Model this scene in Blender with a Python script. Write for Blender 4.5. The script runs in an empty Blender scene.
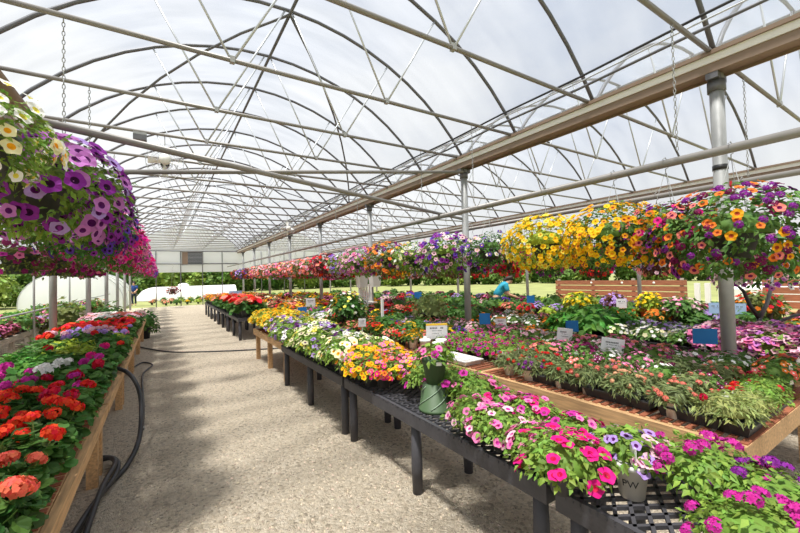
import bpy, math, random
import numpy as np
from mathutils import Vector, Matrix, Quaternion

rnd = random.Random(7)
NP = np.random.default_rng(11)
SC = bpy.context.scene
COL = SC.collection
PI = math.pi

# ------------------------------------------------------------------ words
_U = ('zeroth first second third fourth fifth sixth seventh eighth ninth tenth eleventh twelfth thirteenth fourteenth '
      'fifteenth sixteenth seventeenth eighteenth nineteenth').split()
_T = {2: 'twenty', 3: 'thirty', 4: 'forty', 5: 'fifty', 6: 'sixty', 7: 'seventy'}
_TT = {2: 'twentieth', 3: 'thirtieth', 4: 'fortieth', 5: 'fiftieth', 6: 'sixtieth', 7: 'seventieth'}
def nth(n):
    if n < 20: return _U[n]
    return _TT[n // 10] if n % 10 == 0 else _T[n // 10] + '-' + _U[n % 10]

# ------------------------------------------------------------------ materials
def lin(h):
    c = [int(h[i:i + 2], 16) / 255 for i in (0, 2, 4)]
    return tuple(x / 12.92 if x <= .04045 else ((x + .055) / 1.055) ** 2.4 for x in c)
_M = {}
def mat(name, hexc, rough=.6, metal=0, var=.12, scale=6, trans=0, island=False, bump=0, bscale=60, spec=.4):
    if name in _M: return _M[name]
    m = bpy.data.materials.new(name); m.use_nodes = True
    nt = m.node_tree; N = nt.nodes; L = nt.links
    p = N['Principled BSDF']; out = N['Material Output']
    p.inputs['Roughness'].default_value = rough; p.inputs['Metallic'].default_value = metal
    p.inputs['Specular IOR Level'].default_value = spec
    c = lin(hexc)
    hsv = N.new('ShaderNodeHueSaturation'); hsv.inputs['Color'].default_value = (*c, 1)
    if island:
        g = N.new('ShaderNodeNewGeometry'); src = g.outputs['Random Per Island']
    else:
        tc = N.new('ShaderNodeTexCoord'); nz = N.new('ShaderNodeTexNoise')
        nz.inputs['Scale'].default_value = scale; nz.inputs['Detail'].default_value = 4
        L.new(tc.outputs['Object'], nz.inputs['Vector']); src = nz.outputs['Fac']
    mr = N.new('ShaderNodeMapRange'); mr.inputs['To Min'].default_value = 1 - var * 1.6; mr.inputs['To Max'].default_value = 1 + var * 1.6
    L.new(src, mr.inputs['Value']); L.new(mr.outputs[0], hsv.inputs['Value'])
    if island:
        mh = N.new('ShaderNodeMapRange'); mh.inputs['To Min'].default_value = .5 - var * .09; mh.inputs['To Max'].default_value = .5 + var * .09
        ml = N.new('ShaderNodeMath'); ml.operation = 'MULTIPLY'; ml.inputs[1].default_value = 7.31
        fr = N.new('ShaderNodeMath'); fr.operation = 'FRACT'
        L.new(src, ml.inputs[0]); L.new(ml.outputs[0], fr.inputs[0]); L.new(fr.outputs[0], mh.inputs['Value']); L.new(mh.outputs[0], hsv.inputs['Hue'])
    L.new(hsv.outputs[0], p.inputs['Base Color'])
    if bump:
        tc2 = N.new('ShaderNodeTexCoord'); n2 = N.new('ShaderNodeTexNoise'); n2.inputs['Scale'].default_value = bscale
        L.new(tc2.outputs['Object'], n2.inputs['Vector'])
        b = N.new('ShaderNodeBump'); b.inputs['Strength'].default_value = bump; b.inputs['Distance'].default_value = .01
        L.new(n2.outputs['Fac'], b.inputs['Height']); L.new(b.outputs[0], p.inputs['Normal'])
    if trans:
        t = N.new('ShaderNodeBsdfTranslucent'); L.new(hsv.outputs[0], t.inputs['Color'])
        mx = N.new('ShaderNodeMixShader'); mx.inputs[0].default_value = trans
        L.new(p.outputs[0], mx.inputs[1]); L.new(t.outputs[0], mx.inputs[2]); L.new(mx.outputs[0], out.inputs['Surface'])
    _M[name] = m
    return m

GREEN = dict(mid='5A8038', bright='7C9C40', lime='9CAF38', dark='48702F', grey='86935F', basil='5C963C', bronze='6A3E30', pale='9DA866', olive='737D3E', forest='4E7832')
def leafm(k): return mat('leaf_' + k, GREEN[k], rough=.55, var=.26, trans=.3, island=True, spec=.3)
FC = dict(coral='F4745C', red='DC1C26', scarlet='F23F28', crimson='C8143E', magenta='C8309A', hotpink='E51C80', pink='F283B4', palepink='F7C6D2',
          salmon='F58E7C', white='F6F3EE', cream='F5EFBE', yellow='F9CF1C', lemon='EFE25A', gold='F5B01C', orange='F58A2C', purple='93309E',
          violet='6B3CB0', lavender='B896DA', deep='5E1766', plum='86205A', burgundy='7A1A34', peach='F8BE96', mauve='C77BC4', rust='B8542C', throat='3A0A3C')
def petm(k): return mat('petal_' + k, FC[k], rough=.6, var=.12, trans=.3, island=True, spec=.2)

STEEL = mat('galvanized_steel', 'A4A5A4', rough=.5, metal=.1, var=.12, scale=9)
STEELD = mat('dark_backlit_steel', '6C6C70', rough=.5, metal=.3, var=.12, scale=7)  # grey darkened for the backlit shade of the hoops; shared by other dark parts
BEIGE = mat('beige_painted_steel', '8C7868', rough=.5, var=.08, scale=5)
TAN = mat('tan_steel_pipe', '8C8884', rough=.45, metal=.2, var=.08, scale=6)
BRIGHTZ = mat('bright_zinc_strut', 'C9CCCF', rough=.35, metal=.4, var=.08)
WHITEP = mat('white_plastic', 'F1EFEA', rough=.45, var=.04)
BLACKP = mat('black_plastic', '3A3A3C', rough=.5, var=.2, scale=14, bump=.2)
BENCHB = mat('black_bench_plastic', '47464A', rough=.55, var=.22, scale=9, bump=.3, bscale=40)
RUBBER = mat('black_rubber', '2E2E30', rough=.5, var=.15)
TERRA = mat('terracotta_plastic', 'B5623A', rough=.6, var=.1)
POTG = mat('dark_green_plastic', '48603F', rough=.55, var=.08)
POTR = mat('green_white_ridge', '9DB49A', rough=.5, var=.05)
LATH = mat('red_lath', '9A5B40', rough=.8, var=.2, scale=12)
SOIL = mat('potting_soil', '3F3328', rough=.9, var=.3, scale=30)
BLUE = mat('blue_sign_card', '1F74B8', rough=.5, var=.04)
INK = mat('grey_sign_ink', '77777A', rough=.7, var=.05)
SIGNY = mat('yellow_sign_header', 'F0C33A', rough=.5, var=.04)
SIGNO = mat('orange_sign_header', 'EBA24A', rough=.5, var=.04)
REDT = mat('red_ribbon', 'CF2038', rough=.6, var=.08)
STEMM = mat('green_stem', '86A04E', rough=.6, var=.15)
BARK = mat('brown_bark', '6A5544', rough=.9, var=.25, scale=12)
def wood(name, hexc):
    if name in _M: return _M[name]
    m = bpy.data.materials.new(name); m.use_nodes = True
    nt = m.node_tree; N = nt.nodes; L = nt.links; p = N['Principled BSDF']; p.inputs['Roughness'].default_value = .7
    tc = N.new('ShaderNodeTexCoord'); mp = N.new('ShaderNodeMapping'); mp.inputs['Scale'].default_value = (14, 1.2, 14)
    nz = N.new('ShaderNodeTexNoise'); nz.inputs['Scale'].default_value = 4; nz.inputs['Detail'].default_value = 6
    cr = N.new('ShaderNodeValToRGB'); c = lin(hexc)
    cr.color_ramp.elements[0].position = .3; cr.color_ramp.elements[0].color = (*[x * .62 for x in c], 1)
    cr.color_ramp.elements[1].position = .7; cr.color_ramp.elements[1].color = (*[min(1, x * 1.15) for x in c], 1)
    L.new(tc.outputs['Object'], mp.inputs[0]); L.new(mp.outputs[0], nz.inputs['Vector']); L.new(nz.outputs['Fac'], cr.inputs[0]); L.new(cr.outputs[0], p.inputs['Base Color'])
    _M[name] = m; return m
PINE = wood('pale_pine', 'CDA475')
PINEB = wood('orange_pine', 'CFA473')
REDW = wood('red_brown_plank', 'A56A4C')
OLDW = wood('weathered_grey_wood', 'B8B0A4')

def gravel_material():
    m = bpy.data.materials.new('pale_gravel'); m.use_nodes = True
    nt = m.node_tree; N = nt.nodes; L = nt.links; p = N['Principled BSDF']; p.inputs['Roughness'].default_value = .95
    p.inputs['Specular IOR Level'].default_value = .15
    tc = N.new('ShaderNodeTexCoord')
    v = N.new('ShaderNodeTexVoronoi'); v.inputs['Scale'].default_value = 46
    v2 = N.new('ShaderNodeTexVoronoi'); v2.inputs['Scale'].default_value = 140
    big = N.new('ShaderNodeTexNoise'); big.inputs['Scale'].default_value = 1.1; big.inputs['Detail'].default_value = 5
    fine = N.new('ShaderNodeTexNoise'); fine.inputs['Scale'].default_value = 26; fine.inputs['Detail'].default_value = 5
    for n in (v, v2, big, fine): L.new(tc.outputs['Object'], n.inputs['Vector'])
    sx = N.new('ShaderNodeSeparateColor'); L.new(v.outputs['Color'], sx.inputs[0])
    cr = N.new('ShaderNodeValToRGB'); e = cr.color_ramp.elements
    e[0].position = 0; e[0].color = (*lin('7E705F'), 1); e[1].position = 1; e[1].color = (*lin('F2E6D3'), 1)
    a = e.new(.22); a.color = (*lin('DCCBB2'), 1); a = e.new(.75); a.color = (*lin('F0E2CC'), 1)
    L.new(sx.outputs[0], cr.inputs[0])
    mx = N.new('ShaderNodeMix'); mx.data_type = 'RGBA'; mx.inputs['B'].default_value = (*lin('E8D8BE'), 1)
    L.new(big.outputs['Fac'], mx.inputs['Factor']); L.new(cr.outputs[0], mx.inputs['A'])
    mx2 = N.new('ShaderNodeMix'); mx2.data_type = 'RGBA'; mx2.blend_type = 'MULTIPLY'; mx2.inputs['Factor'].default_value = .4
    cr2 = N.new('ShaderNodeValToRGB'); cr2.color_ramp.elements[0].position = .32; cr2.color_ramp.elements[0].color = (.45, .42, .38, 1); cr2.color_ramp.elements[1].position = .55
    L.new(fine.outputs['Fac'], cr2.inputs[0]); L.new(mx.outputs['Result'], mx2.inputs['A']); L.new(cr2.outputs[0], mx2.inputs['B'])
    L.new(mx2.outputs['Result'], p.inputs['Base Color'])
    ad = N.new('ShaderNodeMath'); ad.operation = 'ADD'; L.new(v.outputs['Distance'], ad.inputs[0]); L.new(v2.outputs['Distance'], ad.inputs[1])
    b = N.new('ShaderNodeBump'); b.invert = True; b.inputs['Strength'].default_value = 1; b.inputs['Distance'].default_value = .022
    L.new(ad.outputs[0], b.inputs['Height']); L.new(b.outputs[0], p.inputs['Normal'])
    return m
GRAVEL = gravel_material()
GRASS = mat('sunny_grass', '93985E', rough=.9, var=.35, scale=.6, bump=.5, bscale=20)

def film_material():
    m = bpy.data.materials.new('clear_poly_film'); m.use_nodes = True
    nt = m.node_tree; N = nt.nodes; L = nt.links; N.remove(N['Principled BSDF']); out = N['Material Output']
    tr = N.new('ShaderNodeBsdfTransparent'); tr.inputs[0].default_value = (.95, .965, .98, 1)
    tl = N.new('ShaderNodeBsdfTranslucent'); tl.inputs[0].default_value = (.93, .94, .95, 1)
    tc = N.new('ShaderNodeTexCoord'); mp = N.new('ShaderNodeMapping'); mp.inputs['Scale'].default_value = (.6, 2.5, .6)
    nz = N.new('ShaderNodeTexNoise'); nz.inputs['Scale'].default_value = 1.3; nz.inputs['Detail'].default_value = 5
    mr = N.new('ShaderNodeMapRange'); mr.inputs['From Min'].default_value = .3; mr.inputs['From Max'].default_value = .75
    mr.inputs['To Min'].default_value = .08; mr.inputs['To Max'].default_value = .19
    mx = N.new('ShaderNodeMixShader')
    L.new(tc.outputs['Object'], mp.inputs[0]); L.new(mp.outputs[0], nz.inputs['Vector']); L.new(nz.outputs['Fac'], mr.inputs[0]); L.new(mr.outputs[0], mx.inputs[0])
    L.new(tr.outputs[0], mx.inputs[1]); L.new(tl.outputs[0], mx.inputs[2]); L.new(mx.outputs[0], out.inputs[0])
    return m
FILM = film_material()
def sheet_material(name, hexc, tfac):
    m = bpy.data.materials.new(name); m.use_nodes = True
    nt = m.node_tree; N = nt.nodes; L = nt.links; p = N['Principled BSDF']; p.inputs['Base Color'].default_value = (*lin(hexc), 1); p.inputs['Roughness'].default_value = .5
    t = N.new('ShaderNodeBsdfTranslucent'); t.inputs[0].default_value = (*lin(hexc), 1)
    mx = N.new('ShaderNodeMixShader'); mx.inputs[0].default_value = tfac
    L.new(p.outputs[0], mx.inputs[1]); L.new(t.outputs[0], mx.inputs[2]); L.new(mx.outputs[0], N['Material Output'].inputs[0])
    return m
SHEET = sheet_material('white_poly_sheet', 'F8F9FC', .65)

# ------------------------------------------------------------------ mesh builder
class MB:
    def __init__(s): s.v = []; s.f = []; s.m = []; s.s = []
    def add(s, V, F, mi=0, smooth=False):
        o = len(s.v); s.v.extend(map(tuple, V))
        for f in F: s.f.append([i + o for i in f])
        s.m += [mi] * len(F); s.s += [smooth] * len(F); return s
    def box(s, a, b, mi=0, rz=0, c=None):
        x0, y0, z0 = a; x1, y1, z1 = b
        V = [(x0, y0, z0), (x1, y0, z0), (x1, y1, z0), (x0, y1, z0), (x0, y0, z1), (x1, y0, z1), (x1, y1, z1), (x0, y1, z1)]
        return s.add(V, [(3, 2, 1, 0), (4, 5, 6, 7), (0, 1, 5, 4), (1, 2, 6, 5), (2, 3, 7, 6), (3, 0, 4, 7)], mi)
    def tube(s, pts, r, n=8, mi=0, closed=False, cap=True):
        pts = [Vector(p) for p in pts]; k = len(pts)
        rr = r if isinstance(r, (list, tuple)) else [r] * k
        V = []; F = []; ref = None
        for i, p in enumerate(pts):
            if closed: t = pts[(i + 1) % k] - pts[i - 1]
            else: t = pts[min(i + 1, k - 1)] - pts[max(i - 1, 0)]
            t.normalize()
            if ref is None:
                ref = Vector((0, 0, 1)) if abs(t.z) < .9 else Vector((1, 0, 0))
            a = (ref - t * ref.dot(t)).normalized(); b = t.cross(a); ref = a
            for j in range(n):
                q = 2 * PI * j / n; V.append(p + (a * math.cos(q) + b * math.sin(q)) * rr[i])
        for i in range(k if closed else k - 1):
            i2 = (i + 1) % k
            for j in range(n):
                j2 = (j + 1) % n; F.append((i * n + j, i * n + j2, i2 * n + j2, i2 * n + j))
        if cap and not closed:
            F.append(tuple(range(n - 1, -1, -1))); F.append(tuple((k - 1) * n + j for j in range(n)))
        return s.add(V, F, mi, True)
    def lathe(s, prof, n=16, mi=0, c=(0, 0, 0)):
        V = []; F = []; k = len(prof)
        for r, z in prof:
            for j in range(n):
                q = 2 * PI * j / n; V.append((c[0] + r * math.cos(q), c[1] + r * math.sin(q), c[2] + z))
        for i in range(k - 1):
            for j in range(n):
                j2 = (j + 1) % n; F.append((i * n + j, i * n + j2, (i + 1) * n + j2, (i + 1) * n + j))
        return s.add(V, F, mi, True)
    def mesh(s, name, mats):
        me = bpy.data.meshes.new(name); me.from_pydata(s.v, [], s.f)
        for m in mats: me.materials.append(m)
        me.polygons.foreach_set('material_index', s.m); me.polygons.foreach_set('use_smooth', s.s); me.update()
        return me
    def build(s, name, mats, parent=None, loc=(0, 0, 0)):
        return link(name, s.mesh(name, mats if isinstance(mats, (list, tuple)) else [mats]), parent, loc)
def link(name, me, parent=None, loc=(0, 0, 0)):
    o = bpy.data.objects.new(name, me); COL.objects.link(o); o.parent = parent; o.location = loc
    return o
def tag(o, label, cat, group=None, kind=None):
    if label: o['label'] = label
    if cat: o['category'] = cat
    if group: o['group'] = group
    if kind: o['kind'] = kind
    return o
def thing(name, label, cat, loc=(0, 0, 0), rz=0, group=None, sc=1):
    o = bpy.data.objects.new(name, None); COL.objects.link(o); o.location = loc; o.rotation_euler = (0, 0, rz); o.scale = (sc, sc, sc)
    o.empty_display_size = .1
    return tag(o, label, cat, group)
def struct(o): o['kind'] = 'structure'; return o

# ------------------------------------------------------------------ leaf and bloom scatter
def nrm(a): return a / np.maximum(np.linalg.norm(a, axis=-1, keepdims=True), 1e-9)
LEAF = {
 'ovate': (np.array([(0, 0, 0), (-.27, .38, .07), (.27, .38, .07), (0, .45, 0), (0, 1, -.13)]), [(0, 3, 1), (0, 2, 3), (1, 3, 4), (3, 2, 4)]),
 'round': (np.array([(0, .08, 0)] + [((.5 + .05 * (i % 2)) * math.sin(a), .5 - (.52 + .05 * (i % 2)) * math.cos(a), .1 + .05 * (i % 2)) for i, a in enumerate(np.linspace(.45, 2 * PI - .45, 9))]),
           [(0, i, i + 1) for i in range(1, 9)]),
 'narrow': (np.array([(0, 0, 0), (-.13, .4, .03), (.13, .4, .03), (0, 1, -.2)]), [(0, 2, 3, 1)]),
 'quad': (np.array([(-.3, 0, 0), (.3, .05, .06), (.22, .95, -.1), (-.25, .85, .05)]), [(0, 1, 2, 3)]),
}
def star(n=5, inner=.55, cup=.12):
    V = [(0, 0, -cup)]
    for i in range(2 * n):
        a = PI * i / n; r = 1 if i % 2 == 0 else inner
        V.append((r * math.cos(a), r * math.sin(a), cup * .3 * (1 if i % 2 == 0 else 0)))
    return np.array(V), [(0, 1 + i, 1 + (i + 1) % (2 * n)) for i in range(2 * n)]
def trumpet():
    V = [(0, 0, -.36)]; F = []; M = []; n = 20
    for r1, z in ((.2, -.2), (.42, -.06), (1, .03)):
        for i in range(n):
            a = 2 * PI * i / n; lobe = math.cos(5 * a)
            r = r1 * (1 + (.09 * lobe if r1 > .5 else 0)); V.append((r * math.cos(a), r * math.sin(a), z + (-.07 * lobe if r1 > .5 else 0)))
    for i in range(n):
        j = (i + 1) % n; F.append((0, 1 + i, 1 + j)); M.append(1)
        F.append((1 + i, 1 + n + i, 1 + n + j, 1 + j)); M.append(1); F.append((1 + n + i, 1 + 2 * n + i, 1 + 2 * n + j, 1 + n + j)); M.append(0)
    return np.array(V), F, M
def sc_add(mb, tpl, P, Nn, D, S, mi=0, mis=None):
    tv, tf = tpl[0], tpl[1]
    Y = nrm(D - (D * Nn).sum(-1, keepdims=True) * Nn); X = np.cross(Y, Nn)
    Rm = np.stack([X, Y, Nn], axis=1)
    V = P[:, None, :] + S[:, None, None] * np.einsum('kj,nji->nki', tv, Rm)
    k = len(tv); o = len(mb.v); mb.v.extend(map(tuple, V.reshape(-1, 3).tolist()))
    for n in range(len(P)):
        b = o + n * k; m_ = mi if np.isscalar(mi) else int(mi[n])
        for q, f in enumerate(tf):
            mb.f.append([i + b for i in f]); mb.m.append(m_ if mis is None else mis[q]); mb.s.append(False)
def sphere_dirs(n, zmin, rng):
    z = rng.uniform(zmin, 1, n); a = rng.uniform(0, 2 * PI, n); q = np.sqrt(1 - z * z)
    return np.stack([q * np.cos(a), q * np.sin(a), z], -1)
def dome(mb, rng, n, r, h, c, shape, size, zmin=-.3, shell=.55, up=.7, mi=0, low=1.0):
    d = sphere_dirs(n, zmin, rng); k = rng.uniform(shell, 1.0, (n, 1)) ** .6
    lump = 1 + .13 * np.sin(d[:, :1] * 5 + d[:, 1:2] * 7 + 2.1) * np.cos(d[:, 2:] * 6)
    P = d * k * lump * np.array([r, r, h]); P[:, 2] = np.where(P[:, 2] < 0, P[:, 2] * low, P[:, 2]); P = P + np.array(c)
    N_ = nrm(d * .55 + np.array([0, 0, up]) + rng.normal(0, .38, (n, 3)))
    D_ = d + rng.normal(0, .5, (n, 3)) + np.array([0, 0, -.15])
    sc_add(mb, LEAF[shape], P, N_, D_, size * rng.uniform(.65, 1.25, n), mi)
def core(mb, r, h, c, mi=0, zmin=-.3, low=1.0, k=.72):
    prof = []
    for t in np.linspace(-.35, PI / 2, 6):
        z = math.sin(t); prof.append((max(.002, math.cos(t) * r * k), (z * h * k) if z > 0 else z * h * k * low))
    mb.lathe(prof, 10, mi, c)
STAR = star(); STAR4 = star(5, .72, .05); TRUMP = trumpet()
def head_tpl(n, r, fr, rng, zmin, flat=1.0):
    """points of a flower head: florets on a ball"""
    i = np.arange(n) + .5; z = 1 - (1 - zmin) * i / n; a = i * 2.39996
    q = np.sqrt(np.maximum(0, 1 - z * z)); d = np.stack([q * np.cos(a), q * np.sin(a), z], -1)
    d = nrm(d + rng.normal(0, .1, d.shape)); return d * r * np.array([1, 1, flat]), d, np.full(n, fr) * rng.uniform(.8, 1.15, n)
_BL = {}
def bloom_mesh(kind, color, throat=None):
    key = (kind, color, throat)
    if key in _BL: return _BL[key]
    rng = np.random.default_rng(abs(hash(kind)) % 1000 if False else len(_BL) + 3)
    mb = MB(); mats = [petm(color)]
    if kind == 'petunia':
        V, F, M_ = TRUMP; mats.append(petm(throat or 'deep'))
        for f, q in zip(F, M_): pass
        sc_add(mb, (V, F), np.zeros((1, 3)), np.array([[0, 0, 1.]]), np.array([[0, 1., 0]]), np.ones(1), 0, M_)
    elif kind == 'geranium':
        P, d, s = head_tpl(34, .82, .3, rng, -.35, .6); P = P * rng.uniform(.7, 1.18, (34, 1))
        sc_add(mb, STAR4, P, nrm(d + rng.normal(0, .15, d.shape)), rng.normal(0, 1, d.shape), s)
    elif kind == 'verbena':
        P, d, s = head_tpl(16, .72, .36, rng, .05, .62)
        sc_add(mb, STAR, P, d, rng.normal(0, 1, d.shape), s)
    elif kind == 'mari':
        for q, (rr, zz) in enumerate(((1, 0), (.78, .16), (.5, .3))):
            sc_add(mb, star(7, .78, -.12), np.array([[0, 0, zz]]), np.array([[0, 0, 1.]]), np.array([[math.cos(q), math.sin(q), 0]]), np.array([rr]))
    else:
        sc_add(mb, star(5, .7, .1), np.zeros((1, 3)), np.array([[0, 0, 1.]]), np.array([[0, 1., 0]]), np.ones(1))
        sc_add(mb, star(5, .8, .02), np.array([[0, 0, .02]]), np.array([[0, 0, 1.]]), np.array([[0, 1., 0]]), np.array([.26]), 1); mats.append(petm(throat or 'white'))
    _BL[key] = mb.mesh('bloom_' + kind, mats); return _BL[key]

# species: leaf, shape, size, n, r, h, bloom kind, bloom size, count, throat, zmin(bloom)
SPEC = {
 'geranium': ('dark', 'round', .055, 190, .15, .13, 'geranium', .05, 3, None, .45),
 'geranium_green': ('dark', 'round', .058, 190, .155, .13, 'geranium', .03, 0, None, .55),
 'coleus': ('lime', 'ovate', .06, 230, .16, .13, 'simple', .02, 0, None, .5),
 'basil': ('basil', 'ovate', .075, 240, .19, .16, 'simple', .02, 0, None, .5),
 'petunia': ('bright', 'ovate', .034, 640, .19, .12, 'petunia', .027, 34, 'deep', -.25),
 'verbena': ('bright', 'ovate', .034, 640, .19, .12, 'verbena', .036, 17, None, .0),
 'million_bells': ('bright', 'ovate', .03, 420, .19, .13, 'petunia', .019, 90, 'gold', -.2),
 'impatiens': ('mid', 'ovate', .038, 220, .14, .10, 'simple', .021, 26, 'white', .0),
 'dianthus': ('grey', 'narrow', .06, 300, .14, .11, 'verbena', .024, 12, None, .15),
 'trailing_verbena': ('pale', 'narrow', .055, 380, .17, .11, 'verbena', .034, 6, None, .3),
 'marigold': ('forest', 'narrow', .05, 220, .13, .11, 'mari', .028, 12, None, .25),
 'foliage_plant': ('forest', 'ovate', .07, 190, .18, .19, 'simple', .02, 0, None, .4),
 'begonia': ('bronze', 'round', .045, 170, .14, .11, 'simple', .02, 22, 'yellow', .1),
}
CATN = dict(geranium='geranium', geranium_green='geranium', coleus='coleus', basil='basil', petunia='petunia', verbena='verbena', million_bells='calibrachoa',
            impatiens='impatiens', dianthus='dianthus', trailing_verbena='verbena', marigold='marigold', foliage_plant='foliage_plant', begonia='begonia')
_FO = {}
def foliage(sp, v, q=1.0):
    key = (sp, v, q)
    if key not in _FO:
        lf, shp, sz, n, r, h, *_ = SPEC[sp]
        rng = np.random.default_rng(v * 17 + len(sp)); mb = MB()
        dome(mb, rng, int(n * q), r, h, (0, 0, .13), shp, sz / q ** .4, low=.75)
        core(mb, r, h, (0, 0, .13), low=.5)
        _FO[key] = mb.mesh('foliage_' + sp, [leafm(lf)])
    return _FO[key]
_PT = {}
def pot_mesh(kind):
    if kind not in _PT:
        mb = MB(); mm = {'black': BLACKP, 'white': WHITEP, 'terra': TERRA, 'green': POTG}[kind]
        mb.lathe([(.001, 0), (.045, 0), (.062, .115), (.068, .115), (.069, .14), (.06, .14), (.056, .12), (.001, .12)], 14)
        _PT[kind] = mb.mesh('pot_' + kind, [mm])
    return _PT[kind]
def bloom_points(rng, n, r, h, zmin, low=.75, c=.13, push=1.03):
    d = sphere_dirs(n, zmin, rng); P = d * np.array([r, r, h]) * push * rng.uniform(.93, 1.06, (n, 1))
    P[:, 2] = np.where(P[:, 2] < 0, P[:, 2] * low, P[:, 2]) + c
    return P, nrm(d * .8 + np.array([-.12, -.25, .55]) + rng.normal(0, .28, (n, 3)))
_BS = {}
def cover_mesh(sp, colors, v, n, r, h, size, kind, zmin, throat, low=.75, c=.13):
    """many small blossoms in one mesh, used for plants too far off to tell blooms apart"""
    key = (sp, tuple(colors), v, n)
    if key not in _BS:
        rng = np.random.default_rng(v * 31 + len(_BS)); mb = MB(); P, d = bloom_points(rng, n, r, h, zmin, low, c)
        mi = rng.integers(0, len(colors), n); s = size * rng.uniform(.8, 1.2, n)
        if kind in ('geranium', 'verbena'):
            for q in range(n):
                k_ = 9; pp, dd, ss = head_tpl(k_, .72, .55, rng, -.2, .8)
                sc_add(mb, STAR4, P[q] + pp * s[q] + (np.array([0, 0, .05]) if kind == 'geranium' else 0), dd, rng.normal(0, 1, dd.shape), ss * s[q], int(mi[q]))
            mats = [petm(x) for x in colors]
        else:
            sc_add(mb, star(5, .75, .08), P, d, rng.normal(0, 1, d.shape), s, mi)
            mats = [petm(x) for x in colors]
            if kind == 'petunia' and throat:
                sc_add(mb, star(5, .8, .02), P + d * (s * .05)[:, None], d, rng.normal(0, 1, d.shape), s * .3, len(colors)); mats.append(petm(throat))
        _BS[key] = mb.mesh('blossom_cover', mats)
    return _BS[key]
_T3 = {}
def far_mesh(sp, colors, v):
    key = (sp, tuple(colors), v)
    if key not in _T3:
        lf, shp, sz, n, r, h, kind, bs, bn, th, zm = SPEC[sp]
        rng = np.random.default_rng(v * 13 + len(_T3)); mb = MB()
        dome(mb, rng, int(n * .42), r, h, (0, 0, .13), shp, sz * 1.35, low=.75); core(mb, r, h, (0, 0, .13), low=.5, k=.8)
        if bn and colors:
            m_ = int(bn * (2.0 if kind != 'geranium' else 3)); P, d = bloom_points(rng, m_, r, h, max(zm, -.1))
            if kind == 'geranium': P[:, 2] += .05
            sc_add(mb, star(5, .8, .06), P, d, rng.normal(0, 1, d.shape), bs * 1.25 * rng.uniform(.8, 1.2, m_), 1 + rng.integers(0, len(colors), m_))
        mats = [leafm(lf)] + [petm(x) for x in colors]
        mb.lathe([(.045, 0), (.069, .14)], 8, len(mats)); mats.append(BLACKP)
        _T3[key] = mb.mesh(CATN[sp], mats)
    return _T3[key]

def plant(sp, colors, x, y, z, label, group=None, sc=1.0, tier=None, pot='black', nb=None, tag_card=False):
    d = math.hypot(x, y)
    if tier is None: tier = 1 if d < 4.3 else 2 if d < 8.5 else 3
    lf, shp, sz, n, r, h, kind, bs, bn, th, zm = SPEC[sp]
    v = rnd.randrange(3); rz = rnd.uniform(0, 2 * PI); nm = CATN[sp]
    colors = list(colors)
    if tier == 3:
        o = link(nm, far_mesh(sp, colors, v), None, (x, y, z)); o.rotation_euler = (0, 0, rz); o.scale = (sc, sc, sc)
        return tag(o, label, 'plant', group)
    root = thing(nm, label, 'plant', (x, y, z), rz, group, sc)
    link('pot', pot_mesh(pot), root); link('foliage', foliage(sp, v, 1.0 if tier == 1 else .6), root)
    nb = bn if nb is None else nb
    if nb and colors:
        if tier == 1:
            rng = np.random.default_rng(rnd.randrange(1 << 30)); P, D = bloom_points(rng, nb, r, h, zm)
            D = D @ np.array(Matrix.Rotation(rz, 3, 'Z')) if False else D
            inv = Quaternion((0, 0, 1), -rz)
            for q in range(nb):
                c = colors[rng.integers(len(colors))] if len(colors) > 1 else colors[0]
                tt = th
                if sp == 'petunia': tt = {'hotpink': 'crimson', 'crimson': 'burgundy', 'white': 'lemon', 'cream': 'gold', 'pink': 'magenta', 'palepink': 'magenta', 'lavender': 'deep', 'magenta': 'plum'}.get(c, 'throat')
                if sp == 'million_bells': tt = {'yellow': 'orange', 'lemon': 'gold', 'orange': 'rust'}.get(c, 'gold')
                p = Vector(P[q]) + (Vector((0, 0, .055)) if kind == 'geranium' else Vector())
                b = link('flower_head' if kind in ('geranium', 'verbena') else 'bloom', bloom_mesh(kind, c, tt), root, p)
                b.rotation_mode = 'QUATERNION'; nv = Vector(D[q])
                if kind == 'geranium': nv = Vector((D[q][0] * .4, D[q][1] * .4, 1))
                nv = inv @ nv if kind != 'geranium' else nv
                # blooms sit on the outward side of the mound
                nv = (nv.normalized() * .5 + Vector(P[q] - np.array([0, 0, .1])).normalized() * .7).normalized()
                b.rotation_quaternion = nv.to_track_quat('Z', 'Y') @ Quaternion((0, 0, 1), rng.uniform(0, 6.28))
                s = bs * rng.uniform(.8, 1.2); b.scale = (s, s, s)
                if kind == 'geranium' and q < 3:
                    st = MB(); st.tube([(p.x * .3, p.y * .3, .12), (p.x * .8, p.y * .8, p.z * .7), (p.x, p.y, p.z - .01)], .004, 5); st.build('stalk', STEMM, root)
        else:
            n2 = int(nb * (1.2 if kind == 'geranium' else 1.7))
            b = link('blossoms', cover_mesh(sp, colors, v, n2, r, h, bs * 1.05, kind, zm, th), root); b['kind'] = 'stuff'
    if tag_card:
        c = MB(); a = rnd.uniform(0, 6.28); cx, cy = .075 * math.cos(a), .075 * math.sin(a)
        c.add([(cx - .02, cy, .08), (cx + .02, cy, .08), (cx + .02, cy, .2), (cx, cy, .225), (cx - .02, cy, .2), (cx - .02, cy + .002, .08), (cx + .02, cy + .002, .08), (cx + .02, cy + .002, .2), (cx, cy + .002, .225), (cx - .02, cy + .002, .2)],
              [(0, 1, 2, 3, 4), (9, 8, 7, 6, 5), (0, 5, 6, 1), (1, 6, 7, 2), (2, 7, 8, 3), (3, 8, 9, 4), (4, 9, 5, 0)])
        c.build('plant_tag', WHITEP, root)['label'] = 'white pointed plant tag'
    return root

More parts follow.
